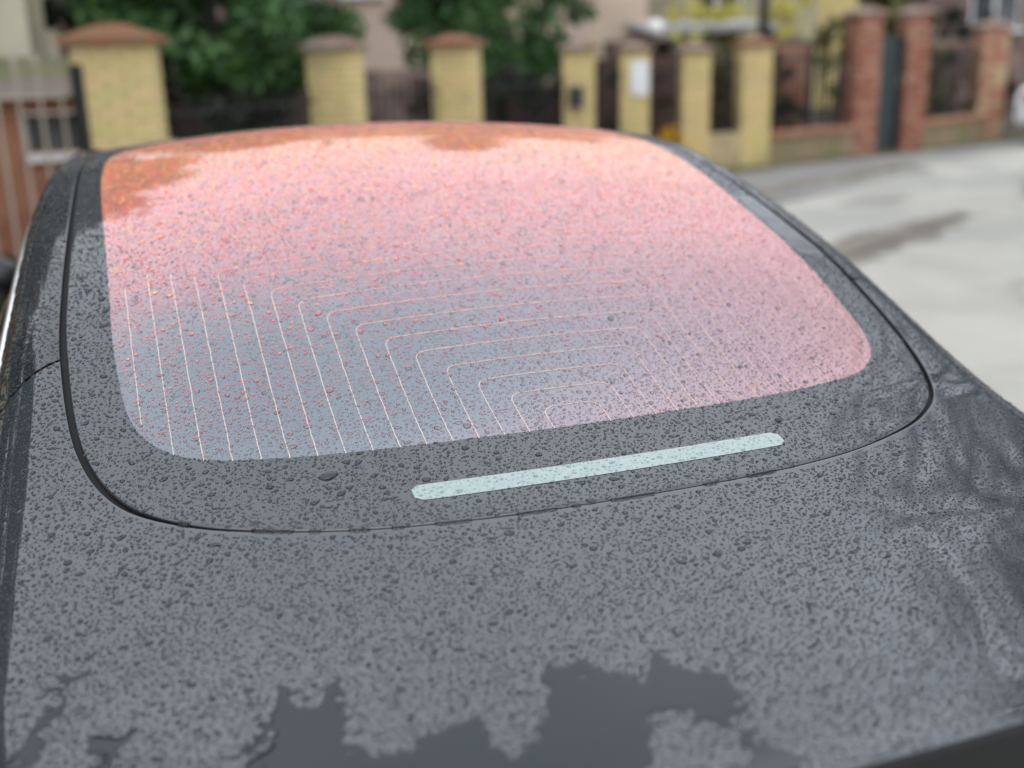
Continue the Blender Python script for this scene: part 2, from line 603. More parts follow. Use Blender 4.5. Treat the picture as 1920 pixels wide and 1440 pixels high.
def on(x, y, off=0.0):
    """Point(s) on the car's upper surface, lifted off along the normal."""
    n = nrm(x, y)
    return np.stack([x, y, F(x, y)], -1) + n * np.asarray(off)[..., None] if np.ndim(off) else np.stack([x, y, F(x, y)], -1) + n * off


def loft(name, rows, m, parent, closed=False, smooth=True, flip=False):
    """rows: list of equally long point lists."""
    n = len(rows[0])
    v = [tuple(p) for r in rows for p in r]
    f = []
    for k in range(len(rows) - 1):
        for i in range(n if closed else n - 1):
            q = (k * n + i, k * n + (i + 1) % n, (k + 1) * n + (i + 1) % n, (k + 1) * n + i)
            f.append(q[::-1] if flip else q)
    return new(name, v, f, m, parent, smooth)


car = empty('parked_car')
tag(car, 'dark grey saloon car with raindrops on its rear window and boot lid, filling the foreground', 'car')

# rear glass: clear heat-coated field inside, printed black border outside
NA = 260
ANG = np.linspace(-np.pi, np.pi, NA, endpoint=False)
rows = []
ri, ro = r_in(ANG), r_out(ANG) - 0.0015
for t in np.linspace(0.02, 1, 30):
    rows.append(on(*pxy(ANG, ri * t)))
nin = len(rows)
for t in np.linspace(0.12, 0.96, 7):
    rows.append(on(*pxy(ANG, ri + (ro - ri) * t)))
rows.append(on(*pxy(ANG, ro - 0.0012), -0.0002))
rows.append(on(*pxy(ANG, ro), -0.0018))
rows.append(on(*pxy(ANG, ro), -0.006))
v = [tuple(p) for r in rows for p in r]
f, mi = [tuple(range(NA - 1, -1, -1))], [0]
for k in range(len(rows) - 1):
    for i in range(NA):
        f.append((k * NA + i, (k + 1) * NA + i, (k + 1) * NA + (i + 1) % NA, k * NA + (i + 1) % NA))
        mi.append(0 if k < nin - 1 else 2 if k == len(rows) - 2 else 1)  # edge row blackened to stand in for shade in the gap
f[0] = f[0][::-1]
glass = new('rear_glass', v, f, None, car, True, [CLEAR, FRIT, RUBBER], mi)
glass['label'] = 'wet rear window with rose tinted heat coating and black border'


def gapw(a):
    """Width of the shadow gap round the glass: narrow along the bottom, wider along the sides."""
    s = np.abs((np.asarray(a) + np.pi) % (2 * np.pi) - np.pi)
    return np.interp(s, [0, 0.55, 0.95, 1.3, 1.8, 2.6, np.pi], [0.0012, 0.0014, 0.0066, 0.0078, 0.006, 0.005, 0.003])


# rubber seal seen in the gap
ra = r_out(ANG)
loft('window_seal', [on(*pxy(ANG, ra - 0.012), -0.0085), on(*pxy(ANG, ra + 0.02), -0.0085)], RUBBER, car, True)


def r_edge(a):
    """Where a ray from the glass centre meets the outer edge of the upper surface."""
    out = []
    for t in np.atleast_1d(a):
        lo, hi = 0.3, 2.5
        for _ in range(40):
            mid = (lo + hi) / 2
            x, y = pxy(t, mid)
            ins = abs(x) < E(y) and y > ylip(x) and y < 2.19
            lo, hi = (mid, hi) if ins else (lo, mid)
        out.append(lo)
    return np.array(out)


def ang_of(x, y):
    return math.atan2(x - GC[0], -(y - GC[1]))


SEAM_Y = 1.062
A_SEAM = ang_of(0.632, SEAM_Y)
A_SEAM2 = ang_of(E(1.0), 0.985)


def ring(name, a0, a1, n, m, parent, extra=()):
    a = np.array(sorted(list(np.linspace(a0, a1, n)) + [e for e in extra if a0 < e < a1]))
    # the seam bends back towards the tail as it runs outwards
    re_ = r_edge(a)
    ro_ = r_out(a) + gapw(a)
    rows = [on(*pxy(a, ro_ + 0.0012), -0.011), on(*pxy(a, ro_), -0.0022), on(*pxy(a, ro_ + 0.0002), -0.0004), on(*pxy(a, ro_ + 0.0007), 0.0), on(*pxy(a, ro_ + 0.0028), 0.0)]
    K = 46
    for k in range(1, K + 1):
        t = k / K
        t = 1 - (1 - t) ** 1.7
        r = ro_ + 0.003 + (re_ - ro_ - 0.003) * t
        rows.append(on(*pxy(a, r)))
    o = loft(name, rows, m, parent, False, True, True)
    o.data.materials.append(RUBBER)  # inner edge of the panel blackened as painted shade of the gap
    mi = np.zeros(len(o.data.polygons), int)
    mi[:len(a) - 1] = 1
    o.data.polygons.foreach_set('material_index', mi)
    return o, a, re_


# boot lid reaches forward on both sides of the glass up to the seam
corner = [s * ang_of(E(y), y) for s in (-1, 1) for y in np.linspace(0.24, 0.34, 9)]
lid, la, lre = ring('boot_lid', -A_SEAM + 0.0035, A_SEAM - 0.0035, 300, PAINT, car, corner)
railL, _, _ = ring('roof_rail', -math.pi + 0.02, -A_SEAM - 0.0035, 110, PAINT_RAIL, car, [-ang_of(E(2.19), 2.189), -ang_of(E(2.15), 2.15)])
railR, _, _ = ring('roof_rail', A_SEAM + 0.0035, math.pi - 0.02, 110, PAINT_RAIL, car, [ang_of(E(2.19), 2.189), ang_of(E(2.15), 2.15)])
loft('roof_bar', [on(*pxy(np.linspace(math.pi - 0.02, math.pi + 0.02, 7), r_out(np.pi) + q), 0) for q in (0.003, 0.022)], PAINT_RAIL, car)
for s in (-1, 1):      # black channel under the lid seam
    a = s * A_SEAM
    r = np.linspace(0.60, float(min(r_edge(a - 0.02).min(), r_edge(a + 0.02).min())) - 0.008, 30)
    loft('seam_channel', [on(*pxy(a - 0.02, r), -0.008), on(*pxy(a + 0.02, r), -0.008)], RUBBER, car)

# dark lining under everything on top
ys = np.linspace(0.3, 2.19, 60)
loft('inner_lining', [on(E(ys) * q * 0.97, ys, -0.03) for q in np.linspace(-1, 1, 30)], RUBBER, car)

# roof glass, windscreen and bonnet in front of the rear window
for nm, y0, y1, q, m in (('roof_glass', 2.196, 2.78, 0.995, CARGLASS), ('windscreen', 2.80, 3.62, 0.995, CARGLASS), ('bonnet', 3.66, 4.62, 1, PAINT)):
    ys = np.linspace(y0, y1, 24)
    loft(nm, [on((xe(ys) if m is CARGLASS else E(ys)) * q * k, ys) for k in np.linspace(-1, 1, 31)], m, car, flip=True)
for s in (-1, 1):
    ys = np.linspace(2.194, 3.70, 40)
    loft('door_rail', [on(s * (xe(ys) + (E(ys) - xe(ys)) * k + 0.001), ys, 0.001) for k in np.linspace(0, 1, 12)], PAINT_RAIL, car)

# flanks: side windows, bright trim, body side, tail
BX = lambda y: np.interp(y, [0, 0.1, 0.3, 0.6, 1.0, 3.2, 4.0, 4.5, 4.7], [0.69, 0.735, 0.79, 0.82, 0.83, 0.83, 0.82, 0.74, 0.62])
BZ = lambda y: np.interp(y, [0, 0.7, 1.1, 2, 3.2, 3.7, 4.3, 4.7], [0.84, 0.88, 0.96, 0.95, 0.90, 0.85, 0.72, 0.55])
SX = lambda y: np.interp(y, [0, 0.1, 0.3, 0.6, 1.0, 3.6, 4.2, 4.5, 4.7], [0.70, 0.76, 0.82, 0.855, 0.865, 0.865, 0.84, 0.76, 0.62])
for s in (-1, 1):
    ys = np.linspace(0.105, 4.66, 150)
    ex, ez = E(ys), F(E(ys), ys)
    top = np.stack([s * ex, ys, ez], -1)
    belt = np.stack([s * BX(ys), ys, np.minimum(BZ(ys), ez - 0.02)], -1)
    rows = [top + (belt - top) * t + np.array([s * 0.012 * math.sin(math.pi * t), 0, 0]) for t in np.linspace(0, 1, 6)]
    rows += [np.stack([s * SX(ys), ys, np.full_like(ys, z)], -1) for z in (0.72, 0.6)]
    rows += [np.stack([s * (SX(ys) - q), ys, np.full_like(ys, z)], -1) for z, q in ((0.42, 0.01), (0.28, 0.03), (0.2, 0.10))]
    loft('body_side', rows, PAINT_RAIL, car, flip=(s < 0))
    yw = np.linspace(1.32, 3.45, 60)
    ex, ez = E(yw), F(E(yw), yw)
    top = np.stack([s * (ex + 0.004), yw, ez - 0.012], -1)
    bel = np.stack([s * (BX(yw) + 0.004), yw, BZ(yw) + 0.01], -1)
    loft('side_window', [top + (bel - top) * t + np.array([s * 0.014 * math.sin(math.pi * t), 0, 0]) for t in np.linspace(0, 1, 6)], CARGLASS, car, flip=(s < 0))
    yt = np.linspace(0.98, 3.5, 70)
    ex, ez = E(yt), F(E(yt), yt)
    P = np.stack([s * ex, yt, ez], -1)
    loft('window_trim', [P + np.array([s * a, 0, b]) for a, b in ((-0.001, 0.003), (0.004, 0.0045), (0.009, 0.001), (0.011, -0.008), (0.008, -0.016))], TRIM, car, flip=(s < 0))
# tail: fascia below the lip
xs = np.linspace(-0.70, 0.70, 41)
lz = F(xs, ylip(xs))
rows = [np.stack([xs, ylip(xs) + 0.001, lz - 0.002], -1), np.stack([xs, ylip(xs) - 0.003, lz - 0.006], -1), np.stack([xs, ylip(xs), lz - 0.011], -1)]
for z, dy in ((0.99, 0.04), (0.93, 0.055), (0.86, 0.06)):
    rows.append(np.stack([xs, ylip(xs) + dy, np.minimum(lz - 0.02, z - 0.06 * xs**2)], -1))
loft('tail_panel', rows, RUBBER, car)
loft('rear_bumper', [np.stack([xs * k, 0.25 * xs * xs + d, np.full_like(xs, z)], -1) for z, d, k in ((0.865, 0.12, 1.0), (0.70, 0.05, 1.06), (0.55, -0.01, 1.1), (0.40, -0.01, 1.1), (0.25, 0.06, 1.08))], PAINT, car)
for s in (-1, 1):
    xl = np.linspace(0.36, 0.68, 12) * s
    loft('tail_lamp', [np.stack([xl, ylip(xl) + d, np.full_like(xl, z)], -1) for z, d in ((0.955, 0.03), (0.93, 0.022), (0.89, 0.03), (0.87, 0.045))], REDLAMP, car, flip=False)
    mbm = MB()
    c = (s * 0.868, 3.25, 0.945)
    prof = [(0.0, -0.06), (0.045, -0.05), (0.062, -0.02), (0.066, 0.02), (0.05, 0.05), (0.0, 0.058)]
    mbm.lathe(prof, (0, 0, 0), 16, 'x')
    mo = mbm.build('side_mirror', BLACKTRIM, car, True)
    mo.scale = (1.25, 0.85, 0.95)
    mo.location = (s * 0.925, 3.25, 0.965)
    mo.rotation_euler = (0, 0, s * -0.15)
    arm = MB().tube((s * 0.80, 3.30, 0.905), (s * 0.87, 3.26, 0.93), 0.022, 0.018, 8).build('mirror_arm', BLACKTRIM, car, True)
for x in (-0.83, 0.83):
    for y in (0.95, 3.78):
        w = MB().lathe([(0.20, -0.10), (0.30, -0.105), (0.33, -0.08), (0.335, 0.0), (0.33, 0.06), (0.30, 0.085), (0.20, 0.08)], (0, 0, 0), 32, 'x').build('wheel', TYRE, car, True)
        w.location = (x, y, 0.335)
        MB().lathe([(0.22, 0.088 * (1 if x > 0 else -1)), (0.19, 0.07 * (1 if x > 0 else -1)), (0.04, 0.082 * (1 if x > 0 else -1)), (0.0, 0.085 * (1 if x > 0 else -1))], (0, 0, 0), 24, 'x').build('rim', RIM, w, True)

# third brake light in the black border
xs = np.linspace(-0.251, 0.251, 60)
R_, hw = 0.0150, 0.252
ytop, ybot = [], []
for x in xs:
    d = max(0.0, abs(x) - (hw - 0.022)) / 0.022
    k = max(0.0, 1 - d ** 3.2) ** 0.31
    mid = 0.6515 + 0.235 * x * x
    ytop.append(mid + R_ * k)
    ybot.append(mid - R_ * k)
bar = loft('brake_light', [on(xs, np.array(ybot) + (np.array(ytop) - np.array(ybot)) * t, 0.0006) for t in np.linspace(0, 1, 5)], LENS, glass)

# heating wires: nested loops symmetric about the car's centre line
for k in range(16):
    hx = 0.040 + 0.0336 * k
    yt = 0.790 + 0.0366 * k
    yb = float(GC[1] - 0)  # replaced below
    a = math.atan2(hx, 0.45)
    yb = float(np.interp(hx, INN[:60, 0], INN[:60, 1])) - 0.002
    if k == 15:
        yb = 0.90
    pts, rr = [], 0.016
    for y in np.linspace(yb, yt - rr, 40):
        pts.append((-hx, y))
    for t in np.linspace(0, math.pi / 2, 6)[1:]:
        pts.append((-hx + rr * (1 - math.cos(t)), yt - rr + rr * math.sin(t)))
    half = pts
    nx = max(6, int(hx * 80))
    pts = half + [(x, yt) for x in np.linspace(-hx + rr, hx - rr, nx)[1:-1]] + [(-x, y) for x, y in half[::-1]]
    P = np.array(pts)
    P += RNG.normal(0, 0.00022, P.shape)
    runs = [P]
    if k >= 12:      # the outermost wires simply run out towards the top
        hi = 1.20 + 0.012 * (k % 3)
        runs = [P[(P[:, 0] < 0) & (P[:, 1] < hi)], P[(P[:, 0] > 0) & (P[:, 1] < hi)]]
    for P in runs:
        T = np.gradient(P, axis=0)
        T /= np.linalg.norm(T, axis=1, keepdims=True)
        N = np.stack([-T[:, 1], T[:, 0]], -1)
        w = 0.00062
        loft('heating_wire', [on(*(P - N * w).T, 0.0004), on(*P.T, 0.0007), on(*(P + N * w).T, 0.0004)], WIRE, glass)

# ------------------------------------------------------------------ water film near the tail
FILM_POLYS = [
    [(-0.49, 0.303), (-0.472, 0.338), (-0.46, 0.368), (-0.453, 0.402), (-0.442, 0.405), (-0.439, 0.365), (-0.42, 0.364), (-0.398, 0.397), (-0.401, 0.337), (-0.405, 0.305), (-0.395, 0.276), (-0.373, 0.255), (-0.354, 0.258), (-0.343, 0.281), (-0.313, 0.283), (-0.288, 0.279), (-0.296, 0.24), (-0.289, 0.213), (-0.268, 0.217), (-0.244, 0.256), (-0.225, 0.311), (-0.204, 0.331), (-0.178, 0.316), (-0.151, 0.282), (-0.147, 0.261), (-0.117, 0.301), (-0.102, 0.261), (-0.083, 0.266), (-0.075, 0.223), (-0.083, 0.191), (-0.104, 0.165), (-0.104, 0.141), (-0.08, 0.13), (-0.089, 0.103), (-0.11, 0.085), (-0.30, 0.105), (-0.495, 0.17)],
    [(-0.695, 0.418), (-0.681, 0.439), (-0.659, 0.469), (-0.64, 0.502), (-0.652, 0.527), (-0.637, 0.518), (-0.617, 0.521), (-0.617, 0.511), (-0.632, 0.509), (-0.633, 0.487), (-0.638, 0.47), (-0.661, 0.449), (-0.675, 0.407), (-0.68, 0.36), (-0.72, 0.36)],
    [(-0.628, 0.377), (-0.609, 0.408), (-0.584, 0.414), (-0.583, 0.404), (-0.601, 0.38), (-0.61, 0.367), (-0.623, 0.33), (-0.65, 0.33)],
]
FILM_HOLE = [(-0.196, 0.152), (-0.157, 0.216), (-0.129, 0.211), (-0.111, 0.169), (-0.119, 0.135), (-0.142, 0.105), (-0.208, 0.114)]


def inpoly(x, y, poly):
    c = np.zeros(np.shape(x), bool)
    px, py = poly[-1]
    for qx, qy in poly:
        cond = ((qy > y) != (py > y))
        with np.errstate(divide='ignore', invalid='ignore'):
            xi = (px - qx) * (y - qy) / (py - qy + 1e-12) + qx
        c ^= cond & (x < xi)
        px, py = qx, qy
    return c


# lacy edges: coordinates are jogged by a few layers of blobs before the outline test
_bl = np.array([(RNG.uniform(-0.75, 0.1), RNG.uniform(0.06, 0.58), RNG.uniform(0.0035, 0.009), RNG.normal(0, 1), RNG.normal(0, 1)) for _ in range(4500)])


def jog(x, y):
    # x, y: regular grids (ij); only a small window is touched per blob
    dx, dy = np.zeros_like(x), np.zeros_like(y)
    x0, y0 = x[0, 0], y[0, 0]
    for bx, by, r, ax, ay in _bl:
        i0, i1 = int((bx - 2.2 * r - x0) / st), int((bx + 2.2 * r - x0) / st) + 2
        j0, j1 = int((by - 2.2 * r - y0) / st), int((by + 2.2 * r - y0) / st) + 2
        i0, j0 = max(i0, 0), max(j0, 0)
        if i0 >= min(i1, x.shape[0]) or j0 >= min(j1, x.shape[1]):
            continue
        sl = (slice(i0, i1), slice(j0, j1))
        g = np.exp(-((x[sl] - bx) ** 2 + (y[sl] - by) ** 2) / (r * r))
        dx[sl] += g * ax * r * 1.0
        dy[sl] += g * ay * r * 1.0
    return x + dx, y + dy


def is_film(x, y):
    jx, jy = jog(x, y)
    m = np.zeros(np.shape(x), bool)
    for p in FILM_POLYS:
        m |= inpoly(jx, jy, p)
    m &= ~inpoly(jx, jy, FILM_HOLE)
    return m


st = 0.0016
gx = np.arange(-0.72, -0.05, st)
gy = np.arange(0.095, 0.55, st)
GX, GY = np.meshgrid(gx, gy, indexing='ij')
FM = is_film(GX, GY)
FM &= (GY > ylip(GX) + 0.004) & (np.abs(GX) < E(GY) - 0.01)


def grid_blob(name, GX, GY, M, thick, m):
    """A sheet of water over the masked cells, domed down to nothing at its edge."""
    from collections import deque
    D = np.where(M, 99, 0).astype(int)
    cur = M.copy()
    for k in range(1, 5):
        er = cur.copy()
        er[1:] &= cur[:-1]; er[:-1] &= cur[1:]; er[:, 1:] &= cur[:, :-1]; er[:, :-1] &= cur[:, 1:]
        D[cur & ~er] = k
        cur = er
    D[cur] = 5
    H = thick * np.sqrt(np.clip(D / 5.0, 0, 1))
    c = np.zeros((GX.shape[0] + 1, GX.shape[1] + 1))
    w = np.zeros_like(c)
    for i in (0, 1):
        for j in (0, 1):
            sl = c[i:i + GX.shape[0], j:j + GX.shape[1]]
            sl += H
            w[i:i + GX.shape[0], j:j + GX.shape[1]] += M
    hv = np.where(w == 4, c / 4, 0.0)
    X = np.concatenate([GX[:, 0] - st / 2, [GX[-1, 0] + st / 2]])
    Y = np.concatenate([GY[0] - st / 2, [GY[0, -1] + st / 2]])
    VX, VY = np.meshgrid(X, Y, indexing='ij')
    # relax the stair steps of the outline
    jx = np.zeros_like(VX); jy = np.zeros_like(VY)
    e = (w > 0) & (w < 4)
    Mp = np.pad(M, 1).astype(float)
    gxm = (Mp[1:, :-1] + Mp[1:, 1:] - Mp[:-1, :-1] - Mp[:-1, 1:])
    gym = (Mp[:-1, 1:] + Mp[1:, 1:] - Mp[:-1, :-1] - Mp[1:, :-1])
    jx[e] = gxm[e] * st * 0.16
    jy[e] = gym[e] * st * 0.16
    VX = VX + jx; VY = VY + jy
    used = w > 0
    idx = -np.ones(w.shape, int)
    idx[used] = np.arange(used.sum())
    V = on(VX[used], VY[used], 0.00025 + hv[used])
    I, J = np.nonzero(M)
    Fc = np.stack([idx[I, J], idx[I + 1, J], idx[I + 1, J + 1], idx[I, J + 1]], -1)
    return new(name, V, Fc.tolist(), m, None, True)


film = grid_blob('water_film', GX, GY, FM, 0.0003, FILM)
tag(film, 'thin smooth sheet of rainwater with lacy edges lying on the grey boot lid', 'water', kind='stuff')


def film_at(x, y):
    i = np.clip(np.round((x - gx[0]) / st).astype(int), 0, len(gx) - 1)
    j = np.clip(np.round((y - gy[0]) / st).astype(int), 0, len(gy) - 1)
    inside = (x > gx[0]) & (x < gx[-1]) & (y > gy[0]) & (y < gy[-1])
    Md = FM.copy()
    return inside & Md[i, j]


# ------------------------------------------------------------------ raindrops
def drops_mesh(cx, cy, r, asp, ang, hr, nseg, rings, seed, irr=1.0, base=False):
    """Many domed drops in one go -> verts (N*K,3), faces. Irregular outlines, apex slumped downhill."""
    g = np.random.default_rng(seed)
    n = len(cx)
    th = np.linspace(0, 2 * np.pi, nseg, endpoint=False)
    R = np.ones((n, nseg))
    for k, a in ((2, 0.09 * irr), (3, 0.08 * irr), (4, 0.04 * irr)):
        R += (g.normal(0, a, (n, 1))) * np.cos(k * th[None] + g.uniform(0, 6.28, (n, 1)))
    R = np.clip(R, 0.45, 1.6)
    ux = R * np.cos(th)[None] * asp[:, None]
    uy = R * np.sin(th)[None] / np.sqrt(asp)[:, None]
    ca, sn = np.cos(ang)[:, None], np.sin(ang)[:, None]
    ox, oy = (ux * ca - uy * sn) * r[:, None], (ux * sn + uy * ca) * r[:, None]
    nn = nrm(cx, cy)
    dn = nn[:, :2] / (np.linalg.norm(nn[:, :2], axis=1, keepdims=True) + 1e-6)
    sl = np.clip(np.linalg.norm(nn[:, :2], axis=1), 0, 0.35)[:, None]
    shift = dn * sl * r[:, None] * 0.7
    V = []
    h = r * hr
    prof = [(0.0, 1.0)] + [(t, (1 - t * t) ** 0.62) for t in rings]
    for t, z in prof:
        if t == 0:
            px_, py_ = cx[:, None] + shift[:, :1], cy[:, None] + shift[:, 1:]
        else:
            px_, py_ = cx[:, None] + ox * t + shift[:, :1] * z, cy[:, None] + oy * t + shift[:, 1:] * z
        off = np.broadcast_to((h * z)[:, None], px_.shape)
        P = np.stack([px_, py_, F(px_, py_)], -1) + nn[:, None, :] * (off[..., None] + 0.00012)
        V.append(P)
    if base:     # the paint right under the drop, without the fine mist
        V.append(np.array(V[-1]) - nn[:, None, :] * 0.00003)
    V = np.concatenate(V, 1)
    K = V.shape[1]
    fs = []
    for i in range(nseg):
        fs.append((0, 1 + i, 1 + (i + 1) % nseg, -1))
    for q in range(len(rings) - 1):
        b0, b1 = 1 + q * nseg, 1 + (q + 1) * nseg
        for i in range(nseg):
            fs.append((b0 + i, b1 + i, b1 + (i + 1) % nseg, b0 + (i + 1) % nseg))
    if base:
        b0 = 1 + len(rings) * nseg
        for i in range(1, nseg - 1):
            fs.append((b0, b0 + i, b0 + i + 1, -2))
    return V.reshape(-1, 3), K, np.array(fs)


def mesh_np(name, V, K, fs, n, m):
    me = bpy.data.meshes.new(name)
    tri = fs[fs[:, 3] < 0][:, :3]
    tmat = (fs[fs[:, 3] < 0][:, 3] == -2).astype(np.int32)
    quad = fs[fs[:, 3] >= 0]
    base = (np.arange(n) * K)[:, None, None]
    T = (tri[None] + base).reshape(-1, 3)
    Q = (quad[None] + base).reshape(-1, 4) if len(quad) else np.zeros((0, 4), int)
    me.vertices.add(len(V))
    me.vertices.foreach_set('co', V.astype(np.float32).ravel())
    loops = np.concatenate([T.ravel(), Q.ravel()]).astype(np.int32)
    me.loops.add(len(loops))
    me.loops.foreach_set('vertex_index', loops)
    npoly = len(T) + len(Q)
    me.polygons.add(npoly)
    starts = np.concatenate([np.arange(len(T)) * 3, len(T) * 3 + np.arange(len(Q)) * 4]).astype(np.int32)
    me.polygons.foreach_set('loop_start', starts)
    me.materials.append(m)
    me.materials.append(UNDERDROP)
    me.polygons.foreach_set('material_index', np.concatenate([np.tile(tmat, n), np.zeros(len(Q), np.int32)]).astype(np.int32))
    me.update(calc_edges=True)
    me.polygons.foreach_set('use_smooth', np.ones(npoly, bool))
    o = bpy.data.objects.new(name, me)
    COL.objects.link(o)
    return o


cell = 0.011
grid = {}


def fits(x, y, r, slack=1.0):
    i, j = int(x // cell), int(y // cell)
    for a in (-1, 0, 1):
        for b in (-1, 0, 1):
            for (qx, qy, qr) in grid.get((i + a, j + b), ()):
                if (qx - x) ** 2 + (qy - y) ** 2 < ((qr + r) * slack) ** 2:
                    return False
    return True


def put(x, y, r):
    grid.setdefault((int(x // cell), int(y // cell)), []).append((x, y, r))


def on_clear(x, y):
    a = np.arctan2(x - GC[0], -(y - GC[1]))
    return np.hypot(x - GC[0], y - GC[1]) < r_in(a)


def allowed(x, y):
    a = np.arctan2(x - GC[0], -(y - GC[1]))
    r = np.hypot(x - GC[0], y - GC[1])
    g = r - r_out(a)
    ok = (np.abs(g - 0.003) > 0.0065) & (y > ylip(x) + 0.004) & (np.abs(x) < E(y) - 0.004) & (y < 2.18)
    # dry strip of border on the right hand side
    ok &= ~((x > 0.574) & (x < 0.635) & (y > 1.13) & (y < 1.36))
    return ok & ~film_at(x, y)


# the drops that stand out singly in the photograph, then more of about their size
BIG = [(-0.338, 0.733), (-0.311, 0.752), (-0.285, 0.716), (-0.408, 0.738), (-0.382, 0.743), (-0.33, 0.696), (-0.363, 0.69), (-0.282, 0.691), (-0.298, 0.747), (-0.214, 0.759), (-0.164, 0.735), (-0.412, 0.907), (-0.412, 0.854), (-0.19, 0.908), (-0.148, 0.778), (-0.118, 1.105), (-0.236, 0.995), (-0.573, 1.147), (-0.577, 1.178), (-0.595, 1.209), (-0.577, 1.113), (0.138, 0.961), (0.195, 0.914), (0.273, 0.708), (0.372, 0.794), (0.039, 0.552), (0.079, 0.463), (0.066, 0.453), (0.035, 0.451), (-0.051, 0.628), (-0.01, 0.625), (-0.228, 0.688), (-0.08, 0.697), (-0.168, 0.56), (0.206, 0.496)]
big = []
for i, (x, y) in enumerate(BIG):
    r = random.uniform(0.0040, 0.0056) if i else 0.0085
    big.append((x, y, r))
    put(x, y, r)
N_BIG = 300
while len(big) < N_BIG:
    x, y = random.uniform(-0.66, 0.56), random.betavariate(1.3, 2.2) * 1.6 + 0.3
    r = random.uniform(0.0030, 0.0045)
    if bool(allowed(np.array([x]), np.array([y]))[0]) and fits(x, y, r, 1.4):
        big.append((x, y, r))
        put(x, y, r)
for i, (x, y, r) in enumerate(big):
    g = random.Random(i)
    V, K, fs = drops_mesh(np.array([x]), np.array([y]), np.array([r]), np.array([g.uniform(1.0, 1.5)]), np.array([g.uniform(-0.6, 0.6)]), np.array([g.uniform(0.42, 0.6)]), 20,
                          [0.3, 0.55, 0.75, 0.9, 1.0], i + 5, 1.3, not bool(on_clear(np.array([x]), np.array([y]))[0]))
    o = mesh_np('raindrop', V, K, fs, 1, WATER)
    a = ang_of(x, y)
    rr_ = math.hypot(x - GC[0], y - GC[1])
    if rr_ < float(r_out(a)):
        tag(o, 'large single raindrop standing on the wet rear window among finer drops', 'raindrop', 'large raindrops on the rear window')
    else:
        tag(o, 'large single raindrop standing on the grey boot lid among finer drops', 'raindrop', 'large raindrops on the boot lid')

# beads of water caught along the lower edge of the glass
BEADS = [((-0.44, 0.669), (-0.393, 0.651), 'longest bead of water left of centre in the gap under the rear window'),
         ((-0.377, 0.645), (-0.364, 0.640), 'short bead of water just right of the longest left bead'),
         ((-0.335, 0.630), (-0.311, 0.624), 'medium bead of water in the glass gap left of the brake light'),
         ((-0.288, 0.619), (-0.274, 0.614), 'small bead of water in the gap below the left tip of the brake light'),
         ((-0.241, 0.609), (-0.199, 0.599), 'long bead of water in the gap under the left end of the brake light'),
         ((-0.148, 0.592), (-0.098, 0.589), 'long bead of water in the gap below the left half of the brake light'),
         ((-0.081, 0.587), (-0.070, 0.585), 'tiny bead of water between the two long beads below the brake light'),
         ((-0.033, 0.584), (0.026, 0.583), 'longest bead of water in the gap below the middle of the brake light'),
         ((0.093, 0.586), (0.112, 0.588), 'small bead of water in the gap below the right half of the brake light'),
         ((0.156, 0.593), (0.200, 0.597), 'slim bead of water in the gap under the right end of the brake light'),
         ((-0.519, 0.713), (-0.508, 0.704), 'small bead of water on the curved lower left corner of the glass gap')]
for (x0, y0), (x1, y1), lab in BEADS:
    a0, a1 = ang_of(x0, y0), ang_of(x1, y1)
    n = 28
    a = np.linspace(a0, a1, n)
    t = np.linspace(0, 1, n)
    L = math.hypot(x1 - x0, y1 - y0)
    e = np.minimum(t, 1 - t) * L / 0.004
    env = np.sqrt(np.clip(1 - (1 - np.clip(e, 0, 1)) ** 2, 0.0, 1)) * (1 + 0.12 * np.sin(t * 17 + x0 * 90))
    env[0] = env[-1] = 0.01
    rows = []
    for q in np.linspace(-1, 1, 9):
        r = r_out(a) + 0.0005 + q * 0.0042 * env
        rows.append(on(*pxy(a, r), 0.0028 * env * (1 - abs(q) ** 2.4) + 0.0001))
    o = loft('water_bead', rows, WATER, None, False, True, True)
    tag(o, lab, 'water bead', 'beads of water in the gap below the rear window')

# the mass of finer drops: nobody could count them
def scatter(n_try, rfun, slack, y0=0.06, y1=2.18):
    X = RNG.uniform(-0.80, 0.80, n_try)
    Y = RNG.uniform(y0, y1, n_try)
    ok = allowed(X, Y)
    X, Y = X[ok], Y[ok]
    Rr = rfun(len(X))
    out = []
    for x, y, r in zip(X.tolist(), Y.tolist(), Rr.tolist()):
        if fits(x, y, r, slack):
            put(x, y, r)
            out.append((x, y, r))
    return np.array(out)


def medr(n):
    return np.clip(RNG.lognormal(math.log(0.00155), 0.40, n), 0.0008, 0.0038)


med = scatter(230000, medr, 1.20)
sml = scatter(90000, lambda n: RNG.uniform(0.0005, 0.0009, n), 1.25)


def shape_args(A):
    n = len(A)
    asp = np.clip(RNG.lognormal(0.15, 0.2, n), 0.85, 1.9)
    ang = np.where(RNG.random(n) < 0.75, RNG.normal(0.1, 0.45, n), RNG.uniform(0, 3.14, n))
    return A[:, 0], A[:, 1], A[:, 2], asp, ang


def part(A, sel):
    return A[sel]


